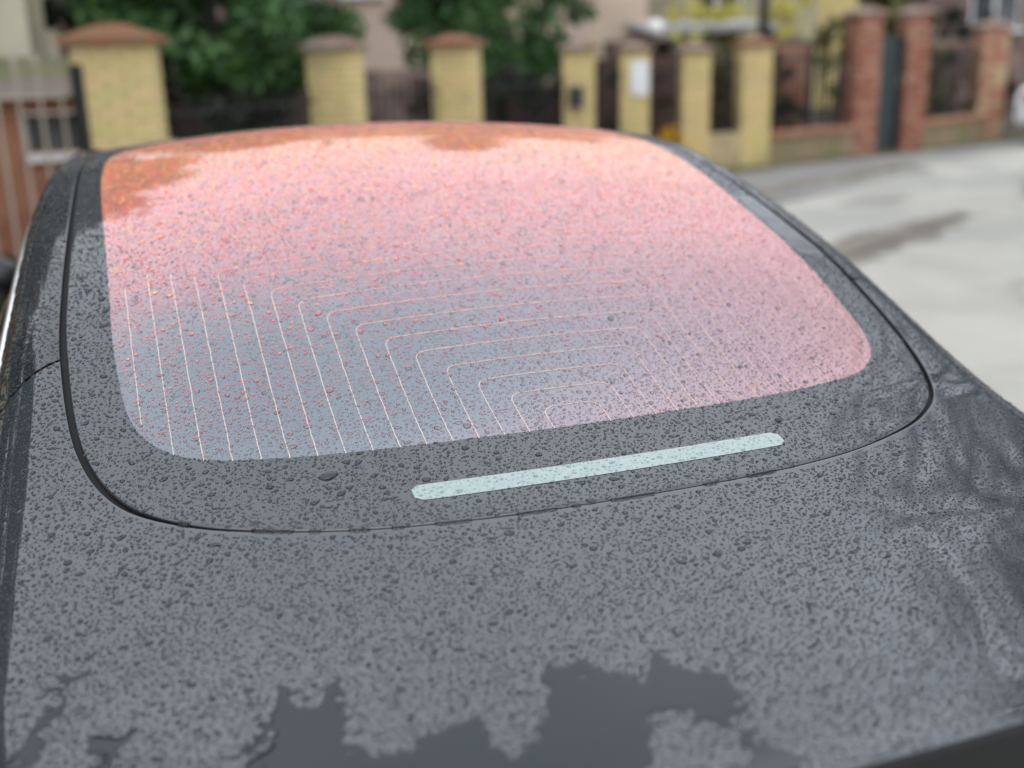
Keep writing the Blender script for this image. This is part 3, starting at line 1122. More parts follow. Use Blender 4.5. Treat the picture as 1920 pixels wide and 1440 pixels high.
cm, cs = on_clear(med[:, 0], med[:, 1]), on_clear(sml[:, 0], sml[:, 1])
far = med[:, 1] > 1.4
for A, ns, rings, irr, base, nm, lab in (
        (med[~cm], 10, [0.45, 0.8, 1.0], 1.4, True, 'raindrops', 'countless fine raindrops beading over the grey boot lid and the black border of the rear window'),
        (med[cm & ~far], 10, [0.45, 0.8, 1.0], 1.0, False, 'raindrops', 'countless fine raindrops beading over the lower rose tinted rear window'),
        (med[cm & far], 8, [0.55, 1.0], 1.0, False, 'raindrops', 'countless fine raindrops beading over the upper rose tinted rear window'),
        (sml[~cs], 6, [0.65, 1.0], 1.0, True, 'raindrop_mist', 'mist of the very smallest raindrops between larger ones on the boot lid'),
        (sml[cs], 6, [0.65, 1.0], 1.0, False, 'raindrop_mist', 'mist of the very smallest raindrops between larger ones on the rear window')):
    cx, cy, r, asp, ang = shape_args(A)
    V, K, fs = drops_mesh(cx, cy, r, asp, ang, RNG.uniform(0.30, 0.42, len(A)) if (cy.min() > 1.35) else RNG.uniform(0.46, 0.66, len(A)), ns, rings, len(A), irr, base)
    o = mesh_np(nm, V, K, fs, len(A), WATER)
    tag(o, lab, 'raindrops', kind='stuff')
    print('DROPS', nm, len(A), len(o.data.polygons))

# ------------------------------------------------------------------ ground
def sheet(name, poly, z, m, kind='structure', n=1):
    o = new(name, [(x, y, z) for x, y in poly], [tuple(range(len(poly)))], m)
    o['kind'] = kind
    return o


EARTH = mottled('bare_earth', (0.20, 0.165, 0.10), (0.14, 0.115, 0.07), 1.2, 0.95, 0.4, 30, c=(0.12, 0.115, 0.05), cscale=0.8)
ROAD = mottled('pale_concrete_road', (0.485, 0.47, 0.42), (0.37, 0.355, 0.31), 1.1, 0.85, 0.15, 120, c=(0.36, 0.35, 0.32), cscale=0.55)
PAVE = mottled('grey_pavement', (0.255, 0.25, 0.24), (0.20, 0.195, 0.185), 1.6, 0.8, 0.2, 80, c=(0.29, 0.28, 0.25), cscale=0.9)
VERGE = mottled('mossy_verge', (0.15, 0.135, 0.062), (0.105, 0.10, 0.042), 3, 0.95, 0.5, 40, c=(0.19, 0.16, 0.10), cscale=1.2)
DAMP = mottled('damp_concrete', (0.40, 0.385, 0.345), (0.33, 0.32, 0.285), 2, 0.7)
MUD = mottled('mud', (0.20, 0.175, 0.135), (0.15, 0.13, 0.10), 3, 0.7, 0.3, 40, c=(0.25, 0.225, 0.18), cscale=2)
sheet('ground', [(-150, -150), (150, -150), (150, 150), (-150, 150)], 0.0, EARTH)
sheet('road', [(-1.7, -9), (14, -9), (60, 8), (60, 24), (13.4, 13.3), (10.3, 12.4), (6.2, 10.05), (3.6, 8.2), (0.9, 6.4), (-1.7, 5.6)], 0.004, ROAD)
sheet('pavement', [(3.4, 8.25), (6.2, 10.02), (10.3, 12.36), (13.4, 13.26), (60, 23.9), (60, 25.5), (12.6, 13.9), (9.6, 13.1), (7.1, 12.3), (5.4, 11.4), (3.0, 9.5)], 0.010, PAVE)


def ragged(name, pts, z, m, amp, seed):
    g = random.Random(seed)
    out = []
    for i in range(len(pts)):
        a, b = Vector(pts[i]), Vector(pts[(i + 1) % len(pts)])
        for k in range(10):
            p = a.lerp(b, k / 10)
            out.append((p.x + g.gauss(0, amp), p.y + g.gauss(0, amp)))
    return sheet(name, out, z, m, 'structure')


ragged('mud_strip', [(3.9, 6.05), (4.65, 6.45), (5.3, 6.8), (6.1, 7.35), (7.1, 8.0), (7.0, 8.2), (6.1, 7.85), (5.4, 7.55), (4.8, 7.15), (4.0, 6.7)], 0.009, MUD, 0.05, 3)
ragged('damp_streak', [(5.6, 9.3), (7.4, 10.35), (9.4, 11.4), (9.3, 11.55), (7.2, 10.6), (5.5, 9.6)], 0.0085, PAVE, 0.05, 11)
ragged('damp_streak', [(7.2, 6.6), (9.0, 8.2), (11.4, 9.9), (11.2, 10.2), (8.8, 8.6), (7.1, 7.0)], 0.0085, DAMP, 0.08, 12)
ragged('damp_streak', [(4.6, 4.2), (5.2, 4.7), (5.9, 5.5), (5.7, 5.7), (4.9, 5.1)], 0.0085, DAMP, 0.07, 13)
ragged('damp_patch', [(6.4, 9.2), (7.0, 9.45), (7.4, 9.35), (7.0, 9.05)], 0.009, PAVE, 0.04, 4)
ragged('damp_patch', [(8.4, 8.9), (9.6, 10.0), (10.4, 10.1), (9.6, 8.9)], 0.009, PAVE, 0.06, 5)
ragged('mud_strip', [(6.2, 10.2), (7.9, 11.0), (9.4, 11.75), (9.2, 12.0), (7.6, 11.35), (6.1, 10.6)], 0.016, MUD, 0.06, 6)
ragged('verge', [(4.9, 11.3), (6.2, 12.1), (7.4, 12.5), (8.6, 12.95), (9.9, 13.28), (11.3, 13.62), (13.6, 14.3), (13.5, 14.8), (10.6, 14.0), (7.9, 13.4), (5.4, 12.6)], 0.022, VERGE, 0.05, 8)
sheet('garden_soil', [(-9, 8.2), (-0.9, 7.9), (1.35, 9.6), (2.8, 10.7), (4.7, 12.1), (6.7, 13.1), (11.4, 14.3), (30, 20), (30, 50), (-9, 50)], 0.006, SOIL)


# ------------------------------------------------------------------ fence pillars
BR_MESH = {}


def brick_mesh(m):
    if m.name not in BR_MESH:
        o = MB().box((0, 0, 0), (1, 1, 1), 0, 0.06)
        me = bpy.data.meshes.new('brick')
        me.from_pydata(o.v, [], o.f)
        me.materials.append(m)
        BR_MESH[m.name] = me
    return BR_MESH[m.name]


def cap(mb, w, z, over, edge, peak, c=(0, 0)):
    h = w / 2 + over
    v = [(c[0] + sx * h, c[1] + sy * h, zz) for zz in (z, z + edge) for sx, sy in ((-1, -1), (1, -1), (1, 1), (-1, 1))]
    k = 0.25
    v += [(c[0] + sx * h * k, c[1] + sy * h * k, z + edge + peak) for sx, sy in ((-1, -1), (1, -1), (1, 1), (-1, 1))]
    f = [(3, 2, 1, 0), (0, 1, 5, 4), (1, 2, 6, 5), (2, 3, 7, 6), (3, 0, 4, 7), (4, 5, 9, 8), (5, 6, 10, 9), (6, 7, 11, 10), (7, 4, 8, 11), (8, 9, 10, 11)]
    mb.add(v, f)


def pillar(x, y, h, w, rz, label, single=False, capm=REDCAP2, ch=0.06, over=0.05, peak=0.07, mats=YBRICK, edge=0.04, group='yellow brick fence pillars'):
    e = empty('brick_pillar', (x, y, 0), rz)
    tag(e, label, 'pillar', group)
    n = int(round(h / ch))
    ch = h / n
    MB().box((0, 0, h / 2), (w - 0.014, w - 0.014, h)).build('mortar_core', MORTAR if mats is YBRICK else mats[0], e)
    t = 0.115 if w > 0.45 else 0.10
    g = random.Random(int(x * 100) + int(y * 100))
    joined = MB()
    for k in range(n):
        z = (k + 0.5) * ch
        L = (w - t)
        # pinwheel courses, alternately turned
        for sgn in (0, 1, 2, 3):
            a = sgn * math.pi / 2
            nb = 2
            for b in range(nb):
                bl = L / nb
                off = -w / 2 + (t if k % 2 else 0) + bl * (b + 0.5)
                px_, py_ = off, -w / 2 + t / 2 + g.uniform(-0.0015, 0.0015)
                cx_, cy_ = px_ * math.cos(a) - py_ * math.sin(a), px_ * math.sin(a) + py_ * math.cos(a)
                size = (bl - 0.008, t, ch - 0.010)
                if single:
                    o = bpy.data.objects.new('brick', brick_mesh(g.choice(mats)))
                    COL.objects.link(o)
                    o.parent = e
                    o.location = (cx_, cy_, z)
                    o.rotation_euler = (0, 0, a)
                    o.scale = size
                else:
                    joined.box((cx_, cy_, z), size, a)
    if not single:
        o = joined.build('brickwork', mats[0], e)
        o['kind'] = 'stuff'
        for m in mats[1:]:
            o.data.materials.append(m)
        o.data.polygons.foreach_set('material_index', [g.randrange(len(mats)) for _ in range(len(o.data.polygons) // 6) for _ in range(6)])
    c = MB()
    cap(c, w, h + 0.001, over, edge, peak)
    c.build('pillar_cap', capm, e)
    return e


pillar(-0.43, 7.50, 1.70, 0.50, -0.15, 'largest and nearest yellow brick pillar with a red pointed cap, at left above the car roof', True, REDTILE, 0.0585, 0.06, 0.085)
pillar(1.37, 9.42, 1.64, 0.39, -0.55, 'second yellow brick pillar from the left, below the pale utility pole', ch=0.063)
pillar(2.80, 10.55, 1.65, 0.41, -0.55, 'yellow brick pillar with a brown cap in front of the middle evergreen tree', ch=0.063, capm=REDTILE)
PB = pillar(4.73, 12.00, 1.58, 0.37, -0.42, 'yellow brick pillar carrying a small black letter box', ch=0.063)
PN = pillar(5.68, 12.50, 1.56, 0.36, -0.38, 'yellow brick pillar with a white paper notice on its face', ch=0.063)
pillar(6.72, 12.90, 1.52, 0.36, -0.25, 'yellow brick pillar just right of the yellow flowers', ch=0.063)
pillar(7.72, 13.10, 1.58, 0.40, -0.2, 'rightmost yellow brick pillar, at the end of the low beige wall', ch=0.063, capm=REDTILE)
REDB = [REDBRICK, mottled('red_brick_dark', (0.28, 0.105, 0.065), (0.22, 0.085, 0.055), 8, 0.85), mottled('red_brick_pale', (0.42, 0.22, 0.15), (0.36, 0.18, 0.12), 8, 0.85)]
pillar(9.78, 13.52, 1.95, 0.36, -0.12, 'red brick gate pillar left of the dark green gate', ch=0.07, mats=REDB, group='red brick gate pillars')
pillar(10.74, 13.66, 1.95, 0.34, -0.15, 'red brick gate pillar right of the dark green gate', ch=0.07, mats=REDB, group='red brick gate pillars')
pillar(12.85, 14.45, 1.75, 0.42, -0.3, 'weathered red brick pillar near the right edge behind the verge', ch=0.07, mats=[REDBRICK, BEIGE, REDB[2]], group='red brick gate pillars')

# letter box and notice fixed to their pillars
lb = MB().box((0, 0, 0), (0.17, 0.09, 0.24), 0, 0.012)
lb.box((0, -0.05, 0.06), (0.13, 0.012, 0.03), 0)
o = lb.build('letter_box', BLUEBIN)
o.location = (4.60, 11.78, 1.06)
o.rotation_euler = (0, 0, -0.42)
tag(o, 'small black letter box hung on the yellow brick pillar', 'letter box')
nt = empty('paper_notice', (5.66, 12.30, 1.22), -0.38)
tag(nt, 'white paper notice fixed to the yellow brick pillar', 'notice')
MB().box((0, 0, 0.02), (0.22, 0.012, 0.40)).build('backing_board', PAPER, nt)
MB().box((0.01, -0.012, -0.09), (0.17, 0.012, 0.20)).build('sheet', WHITEP, nt)


# ------------------------------------------------------------------ fence panels, low walls, gates
def panel(p, q, z0, z1, label, step=0.12, r=0.008, m=IRON, single=False, cat='fence', rails=(0.1, 0.9), spear=False, nm='iron_fence'):
    p, q = Vector((p[0], p[1], 0)), Vector((q[0], q[1], 0))
    L = (q - p).length
    d = (q - p) / L
    e = empty(nm, p, math.atan2(d.y, d.x))
    tag(e, label, cat)
    for k in rails:
        z = z0 + (z1 - z0) * k
        MB().box((L / 2, 0.012, z), (L, 0.016, 0.024)).build('rail', m, e)
    n = int(L / step)
    allb = MB()
    for i in range(n):
        x = step * (i + 0.5) + (L - n * step) / 2
        b = MB() if single else allb
        b.tube((x, 0, z0), (x, 0, z1), r, r, 6)
        if spear:
            b.lathe([(r, z1), (r * 2.0, z1 + 0.03), (0.001, z1 + 0.10)], (x, 0, 0), 6)
        if single:
            b.build('picket', m, e)
    if not single:
        o = allb.build('bars', m, e)
        o['kind'] = 'stuff'
    return e


def lowwall(p, q, h, t, m, label, capm=None, ch=0.07):
    p, q = Vector((p[0], p[1], 0)), Vector((q[0], q[1], 0))
    L = (q - p).length
    d = (q - p) / L
    e = empty('low_wall', p, math.atan2(d.y, d.x))
    tag(e, label, 'wall')
    MB().box((L / 2, 0, h / 2), (L, t, h)).build('wall_body', m, e)
    if capm:
        n = max(2, int(L / 0.26))
        for i in range(n):
            MB().box(((i + 0.5) * L / n, 0, h + ch / 2 + 0.002), (L / n - 0.012, t + 0.08, ch), 0, 0.008).build('coping_brick', capm, e)
    return e


panel((-2.9, 7.15), (-0.72, 7.42), 0.35, 1.56, 'pale iron picket fence with pointed tops left of the largest yellow pillar', 0.128, 0.011, PALEIRON, True, rails=(0.02, 0.86), spear=True)
MB().tube((-0.68, 7.30, 0), (-0.68, 7.30, 1.58), 0.045, 0.045, 8).build('gate_post', IRON)
tag(bpy.data.objects['gate_post'], 'dark iron post standing against the left side of the largest yellow pillar', 'post')
lowwall((-2.9, 7.15), (-0.75, 7.42), 0.30, 0.2, MOSSY, 'low mossy wall under the pale picket fence')
panel((-0.1, 7.75), (1.15, 9.2), 0.15, 1.35, 'dark iron fence between the largest pillar and the second pillar', 0.12)
panel((1.60, 9.60), (2.56, 10.35), 0.15, 1.35, 'dark iron fence under the pink house', 0.12)
panel((3.05, 10.72), (4.5, 11.85), 0.15, 1.35, 'dark iron fence below the middle evergreen tree', 0.12)
panel((4.95, 12.08), (5.45, 12.38), 0.06, 1.42, 'narrow dark iron gate between the letter box pillar and the notice pillar', 0.09, 0.010, cat='gate', nm='iron_gate')
panel((5.90, 12.58), (6.50, 12.82), 0.36, 1.38, 'short dark iron fence above the yellow flowers', 0.10)
panel((6.93, 12.95), (7.50, 13.06), 0.48, 1.40, 'short dark iron fence on the low beige wall', 0.10)
panel((7.98, 13.14), (9.55, 13.47), 0.50, 1.50, 'black iron fence between the rightmost yellow pillar and the red gate pillar', 0.10, 0.010)
panel((10.98, 13.74), (12.6, 14.35), 0.48, 1.45, 'black iron fence right of the dark green gate', 0.10, 0.010)
lowwall((5.88, 12.57), (6.53, 12.83), 0.33, 0.18, BEIGE, 'short low beige wall under the yellow flowers')
lowwall((6.92, 12.95), (7.52, 13.06), 0.46, 0.2, BEIGE, 'low beige wall between the two rightmost yellow pillars')
lowwall((7.94, 13.13), (9.58, 13.48), 0.36, 0.22, MOSSY, 'low mossy wall with a red brick coping left of the green gate', REDBRICK)
lowwall((10.93, 13.72), (12.64, 14.36), 0.36, 0.22, MOSSY, 'low mossy wall with a red brick coping right of the green gate', REDBRICK)
gt = empty('sheet_gate', (10.26, 13.62, 0), 0.145)
tag(gt, 'dark green sheet metal gate between the two red brick pillars', 'gate')
for i in range(4):
    MB().box((-0.2475 + 0.165 * i, 0, 0.86), (0.155, 0.03, 1.62), 0, 0.006).build('gate_plank', GATEGREEN, gt)
MB().box((0, 0.03, 0.3), (0.66, 0.03, 0.05)).box((0, 0.03, 1.4), (0.66, 0.03, 0.05)).build('gate_brace', IRON, gt)
MB().tube((0.22, -0.05, 0.95), (0.22, -0.05, 1.09), 0.012).build('handle', RIM, gt)

# ------------------------------------------------------------------ plants
def leaves(name, m, parent, spec, n, size, seed, shape=(1.0, 0.45)):
    """n leaf-sized quads spread through a list of (x,y,z,rx,ry,rz) clumps."""
    g = np.random.default_rng(seed)
    spec = np.array(spec, float)
    w = (spec[:, 3] * spec[:, 4] * spec[:, 5]) ** 0.67
    k = g.choice(len(spec), n, p=w / w.sum())
    u = g.normal(size=(n, 3))
    u /= np.linalg.norm(u, axis=1, keepdims=True)
    u *= (g.random((n, 1)) ** 0.45) * (1 + 0.12 * g.normal(size=(n, 1)))
    c = spec[k, :3] + u * spec[k, 3:6]
    a = g.normal(size=(n, 3))
    a += u * 1.2
    a /= np.linalg.norm(a, axis=1, keepdims=True)
    b = np.cross(a, g.normal(size=(n, 3)))
    b /= np.linalg.norm(b, axis=1, keepdims=True)
    s = size * g.uniform(0.6, 1.3, (n, 1))
    V = np.stack([c - a * s * shape[0], c + b * s * shape[1], c + a * s * shape[0], c - b * s * shape[1]], 1).reshape(-1, 3)
    me = bpy.data.meshes.new(name)
    me.vertices.add(4 * n)
    me.vertices.foreach_set('co', V.astype(np.float32).ravel())
    me.loops.add(4 * n)
    me.loops.foreach_set('vertex_index', np.arange(4 * n, dtype=np.int32))
    me.polygons.add(n)
    me.polygons.foreach_set('loop_start', (np.arange(n) * 4).astype(np.int32))
    me.materials.append(m)
    me.update(calc_edges=True)
    o = bpy.data.objects.new(name, me)
    COL.objects.link(o)
    if parent:
        o.parent = parent
    return o


def evergreen(x, y, r, z0, h, label, n, seed, m=LEAF_G, name='evergreen_tree', cat='tree', size=0.05, group=None, ncl=75):
    e = empty(name, (x, y, 0))
    tag(e, label, cat, group)
    g = random.Random(seed)
    MB().tube((0, 0, 0), (0, 0, h * 0.7), 0.09, 0.03, 8, False).build('trunk', BARK, e, True)
    cl = []
    for i in range(ncl):
        t = g.random() ** 1.25
        z = z0 + (h - z0) * t
        rr = r * (1 - t ** 1.8) * (0.55 + 0.45 * min(1, t / 0.12)) * g.uniform(0.45, 1.0)
        a = g.uniform(0, 6.283)
        k = g.uniform(0.18, 0.36) * r
        cl.append((rr * math.cos(a), rr * math.sin(a), z, k, k, k * 0.7))
    leaves('crown', m, e, cl, n, size, seed)
    return e


def bush(x, y, rx, ry, z0, h, label, n, seed, m, name='shrub', cat='shrub', size=0.04, nclump=26, rz=0, group=None):
    e = empty(name, (x, y, 0), rz)
    tag(e, label, cat, group)
    g = random.Random(seed)
    st_ = MB()
    cl = []
    for i in range(nclump):
        a, q = g.uniform(0, 6.283), math.sqrt(g.random())
        z = g.uniform(z0, h)
        k = g.uniform(0.18, 0.34) * min(rx, ry, max(0.15, h - z0))
        px_, py_ = rx * q * math.cos(a) * 0.85, ry * q * math.sin(a) * 0.85
        cl.append((px_, py_, z, k, k, k))
        if i % 3 == 0:
            st_.tube((px_ * 0.2, py_ * 0.2, 0), (px_, py_, z), 0.012, 0.005, 5, False)
    st_.build('stems', BARK, e)
    leaves('foliage', m, e, cl, n, size, seed)
    return e


evergreen(0.42, 9.9, 1.12, 1.45, 4.4, 'bushy green evergreen tree behind the largest yellow pillar', 26000, 21, size=0.06)
evergreen(4.25, 13.4, 1.40, 1.35, 7.6, 'bushy green evergreen tree behind the middle of the fence', 36000, 22, size=0.07, ncl=120)
evergreen(0.85, 12.0, 0.95, 1.2, 4.4, 'green evergreen tree just left of the pale utility pole', 14000, 24, size=0.07)
bt = empty('broadleaf_tree', (-2.9, 9.0, 0))
tag(bt, 'tall round crowned tree standing in front of the cream house', 'tree')
MB().tube((0, 0, 0), (0, 0, 4.5), 0.16, 0.08, 8, False).build('trunk', BARK, bt, True)
gq = random.Random(5)
cl = []
while len(cl) < 190:
    q = Vector((gq.uniform(-1, 1), gq.uniform(-1, 1), gq.uniform(-1, 1)))
    if q.length < 1:
        z = 4.55 + q.z * 2.5
        if z > 2.9:
            cl.append((0.15 + q.x * 2.2, q.y * 1.6, z, 0.5, 0.5, 0.45))
leaves('crown', LEAF_S, bt, cl, 34000, 0.11, 77)
bush(0.35, 9.4, 1.0, 0.5, 0.3, 1.55, 'dark almost leafless shrub under the left evergreen tree', 3600, 31, LEAF_D, size=0.05)
bush(3.55, 12.3, 0.9, 0.5, 0.2, 1.40, 'dark shrub behind the iron fence under the middle evergreen tree', 3600, 32, LEAF_D, size=0.05)
bush(2.0, 10.9, 0.7, 0.4, 0.2, 1.45, 'brown twiggy shrub behind the iron fence under the pink house', 2600, 33, LEAF_B)
bush(5.5, 13.1, 0.8, 0.4, 0.2, 1.35, 'dark brown shrub behind the narrow iron gate', 2200, 34, LEAF_D)
bush(6.95, 13.7, 0.9, 0.35, 0.2, 1.35, 'dark brown shrub behind the two short iron fences', 2600, 35, LEAF_B)
bush(8.75, 14.2, 0.8, 0.4, 0.3, 1.45, 'dark green shrub behind the black iron fence left of the green gate', 3000, 36, LEAF_D)
bush(8.5, 14.0, 0.25, 0.2, 0.75, 1.0, 'small pale olive plant glimpsed through the black iron fence', 500, 37, LEAF_O)
bush(11.8, 14.9, 0.8, 0.4, 0.3, 1.45, 'olive shrub behind the black iron fence right of the green gate', 2600, 38, LEAF_O)
bush(6.22, 12.58, 0.24, 0.10, 0.42, 0.62, 'clump of bright yellow flowers on the short low beige wall', 700, 39, LEAF_Y2, 'flower_clump', 'flowers', 0.028, 16)
bush(9.3, 17.2, 0.8, 0.6, 1.2, 2.2, 'yellow blossoming shrub beyond the grey carport', 2600, 40, LEAF_Y, 'blossom_shrub', size=0.05)
bush(10.8, 17.6, 1.0, 0.6, 1.2, 2.5, 'yellow blossoming shrub left of the yellow house', 2600, 41, LEAF_Y, 'blossom_shrub', size=0.05)
bush(8.35, 16.2, 0.3, 0.3, 1.3, 1.75, 'small yellow blossoming shrub above the short iron fences', 600, 42, LEAF_Y, 'blossom_shrub', size=0.04)
bush(7.45, 13.55, 0.14, 0.14, 0.6, 1.55, 'slim yellow-green conifer beside the rightmost yellow pillar', 700, 43, LEAF_O, 'slim_conifer')
bush(9.55, 14.0, 0.3, 0.3, 1.2, 1.9, 'olive shrub rising beside the left red gate pillar', 900, 44, LEAF_O)
bush(-1.9, 6.5, 0.95, 0.28, 0.12, 0.62, 'low dark hedge at the foot of the mossy wall on the left', 3500, 45, LEAF_D, 'low_hedge', 'hedge', 0.035, 40)
for i, (x, y, r, h) in enumerate(((-6.0, 0.8, 1.9, 5.0), (-6.2, 3.3, 2.2, 7.2), (-5.4, 5.9, 1.9, 7.4))):
    evergreen(x, y, r, 0.3, h, ['dark evergreen beside the car, nearest the boot', 'tallest dark evergreen beside the left flank of the car', 'dark evergreen left of the picket fence'][i], 7000, 50 + i, LEAF_D, size=0.13, group='dark evergreens left of the car')


def bare_tree(x, y, h, label, seed, levels=4, spread=0.6):
    e = empty('bare_tree', (x, y, 0))
    tag(e, label, 'tree', 'bare trees right of the car')
    g = random.Random(seed)
    tr, br = MB(), MB()

    def grow(p, d, L, r, lev):
        q = p
        for s in range(3):
            dd = (d + Vector((g.gauss(0, .13), g.gauss(0, .13), g.gauss(0, .08)))).normalized()
            q2 = q + dd * (L / 3)
            r2 = r * (1 - 0.12)
            (tr if lev == 0 else br).tube(q, q2, r, r2, 6 if lev < 2 else 4, False)
            q, d, r = q2, dd, r2
            if lev >= 1 and lev < levels and g.random() < 0.8:
                sd = (d + Vector((g.gauss(0, 1), g.gauss(0, 1), g.gauss(0.1, .6))) * spread * 1.3).normalized()
                grow(q, sd, L * g.uniform(0.5, 0.7), r * 0.62, lev + 1)
        if lev < levels:
            for k in range(3):
                sd = (d + Vector((g.gauss(0, 1), g.gauss(0, 1), g.gauss(0.15, .5))) * spread).normalized()
                grow(q, sd, L * g.uniform(0.66, 0.85), r * 0.72, lev + 1)

    grow(Vector((0, 0, 0)), Vector((0.12, -0.06, 1)).normalized(), h * 0.34, 0.16, 0)
    tr.build('trunk', BARK, e, True)
    br.build('branches', BARK, e)
    return e


bush(11.6, 15.6, 1.1, 0.5, 0.4, 2.0, 'tall dark olive hedge behind the fence right of the green gate', 6000, 46, LEAF_O, size=0.06)
bush(13.9, 16.2, 1.3, 0.5, 0.4, 2.1, 'tall dark green hedge at the far right behind the red brick pillar', 6000, 47, LEAF_D, size=0.06)
bush(8.9, 15.2, 1.1, 0.4, 0.4, 1.75, 'tall olive hedge behind the black iron fence left of the green gate', 5000, 48, LEAF_O, size=0.06)
bush(-0.1, 13.5, 1.2, 0.5, 0.4, 2.2, 'dark green hedge far behind the largest yellow pillar', 6000, 49, LEAF_D, size=0.07)
bare_tree(6.5, 1.9, 6.2, 'leafless tree with dense twigs right of the car, level with the rear door', 61)
bare_tree(7.4, 4.2, 5.6, 'leafless tree right of the car, level with the bonnet', 64)
bare_tree(6.2, -0.3, 6.2, 'leafless tree right of the car, level with the boot', 62)
bare_tree(9.3, 7.2, 6.6, 'leafless tree farther up the road beyond the right edge of the road', 63)
bare_tree(11.4, 7.4, 7.6, 'tallest leafless tree far up the road at right', 65)
bare_tree(8.3, 5.6, 5.6, 'leafless tree right of the car, between the bonnet and the far verge', 67)
bare_tree(10.4, 8.6, 7.0, 'leafless tree by the far verge at right', 68)
bare_tree(9.6, 4.4, 6.6, 'leafless tree farthest right across the road', 66)
dw = []
gq = random.Random(9)
for i in range(150):
    dw.append((-22 + i * 0.52 + gq.uniform(-1, 1), 33 + gq.uniform(-2, 2), gq.uniform(0.5, 5.0), 1.6, 1.3, 1.3))
tag(leaves('distant_trees', LEAF_O, None, dw, 16000, 0.45, 91), 'band of distant olive green trees far behind the houses', 'trees', kind='stuff')

# ------------------------------------------------------------------ houses behind the fence
def house(x, y, w, d, h, rz, wallm, label, wins=(), roofh=1.6, roofm=ROOFTILE, plinth=None, name='house'):
    """Front face along local x at y=0, depth to +y. wins: (x, z, w, h)."""
    e = empty(name, (x, y, 0), rz)
    tag(e, label, 'house')
    # front wall in strips so that the openings are real
    xs_ = sorted({0.0, w} | {a for q in wins for a in (q[0], q[0] + q[2])})
    wl_ = MB()
    for i in range(len(xs_) - 1):
        a, b = xs_[i], xs_[i + 1]
        cuts = sorted([(q[1], q[1] + q[3]) for q in wins if q[0] <= a + 1e-6 and q[0] + q[2] >= b - 1e-6])
        z = 0.0
        for c0, c1 in cuts + [(h, h)]:
            if c0 > z:
                wl_.box(((a + b) / 2, 0.125, (z + c0) / 2), (b - a, 0.25, c0 - z))
            z = c1
    wl_.box((0.125, (0.25 + d) / 2, h / 2), (0.25, d - 0.25, h)).box((w - 0.125, (0.25 + d) / 2, h / 2), (0.25, d - 0.25, h)).box((w / 2, d - 0.125, h / 2), (w - 0.5, 0.25, h))
    wl_.build('wall', wallm, e)
    if plinth:
        MB().box((w / 2, -0.02, plinth[0] / 2), (w + 0.02, 0.04, plinth[0])).build('plinth', plinth[1], e)
    for (a, z, ww, hh) in wins:
        fr = MB()
        for q in (0.03, ww / 2, ww - 0.03):
            fr.box((a + q, 0.13, z + hh / 2), (0.06, 0.06, hh - 0.001))
        for q in (0.03, hh - 0.03):
            fr.box((a + ww / 2, 0.128, z + q), (ww - 0.001, 0.055, 0.06))
        f_ = fr.build('window', WHITEP, e)
        MB().box((a + ww / 2, 0.14, z + hh / 2), (ww - 0.02, 0.012, hh - 0.02)).build('pane', GLASSW, f_)
        MB().box((a + ww / 2, -0.06, z - 0.05), (ww + 0.2, 0.14, 0.08), 0, 0.01).build('sill', WHITEP, f_)
    ov = 0.35
    v = [(-ov, -ov, h), (w + ov, -ov, h), (w + ov, d + ov, h), (-ov, d + ov, h), (w * 0.3, d / 2, h + roofh), (w * 0.7, d / 2, h + roofh)]
    v += [(a_, b_, c_ - 0.12) for a_, b_, c_ in v[:4]]
    new('roof', v, [(0, 1, 5, 4), (1, 2, 5), (2, 3, 4, 5), (3, 0, 4), (7, 6, 0, 1)[1:] and (6, 7, 1, 0), (7, 8, 2, 1), (8, 9, 3, 2), (9, 6, 0, 3), (9, 8, 7, 6)], roofm, e)
    return e


house(-9.6, 9.75, 8.55, 7.0, 4.3, 0.0, CREAM, 'cream rendered house with a white window sill at the far left', [(7.2, 2.02, 0.92, 1.3), (4.6, 2.02, 1.1, 1.3), (1.6, 2.02, 1.1, 1.3)], 1.9)
# terracotta outbuilding with a small basement-like window, in front of the cream house
ob = empty('outbuilding', (-4.4, 8.65, 0))
tag(ob, 'low terracotta outbuilding with a small dark window behind the picket fence', 'shed')
wl_ = MB()
WX0, WX1, WZ0, WZ1 = 3.28, 3.66, 0.96, 1.22
wl_.box((WX0 / 2, 0.1, 0.69), (WX0, 0.2, 1.38)).box(((WX1 + 3.85) / 2, 0.1, 0.69), (3.85 - WX1, 0.2, 1.38)).box(((WX0 + WX1) / 2, 0.1, WZ0 / 2), (WX1 - WX0, 0.2, WZ0)).box(((WX0 + WX1) / 2, 0.1, (WZ1 + 1.38) / 2), (WX1 - WX0, 0.2, 1.38 - WZ1))
wl_.box((3.75, 0.6, 0.69), (0.2, 0.8, 1.38)).box((0.1, 0.6, 0.69), (0.2, 0.8, 1.38)).box((1.925, 0.98, 0.69), (3.85, 0.06, 1.38))
wl_.build('wall', TERRA, ob)
fr = MB()
fr.box((WX1 + 0.035, -0.01, 1.08), (0.07, 0.04, 0.30)).box((WX0 + 0.008, 0.06, 1.09), (0.016, 0.03, 0.258)).box(((WX0 + WX1) / 2, -0.015, WZ0 - 0.045), (WX1 - WX0 + 0.02, 0.05, 0.06)).box(((WX0 + WX1) / 2, -0.01, WZ1 + 0.015), (WX1 - WX0 + 0.02, 0.02, 0.012))
f_ = fr.build('window', WHITEP, ob)
MB().box(((WX0 + WX1) / 2, 0.09, 1.09), (WX1 - WX0 - 0.004, 0.015, 0.255)).build('pane', GLASSW, f_)
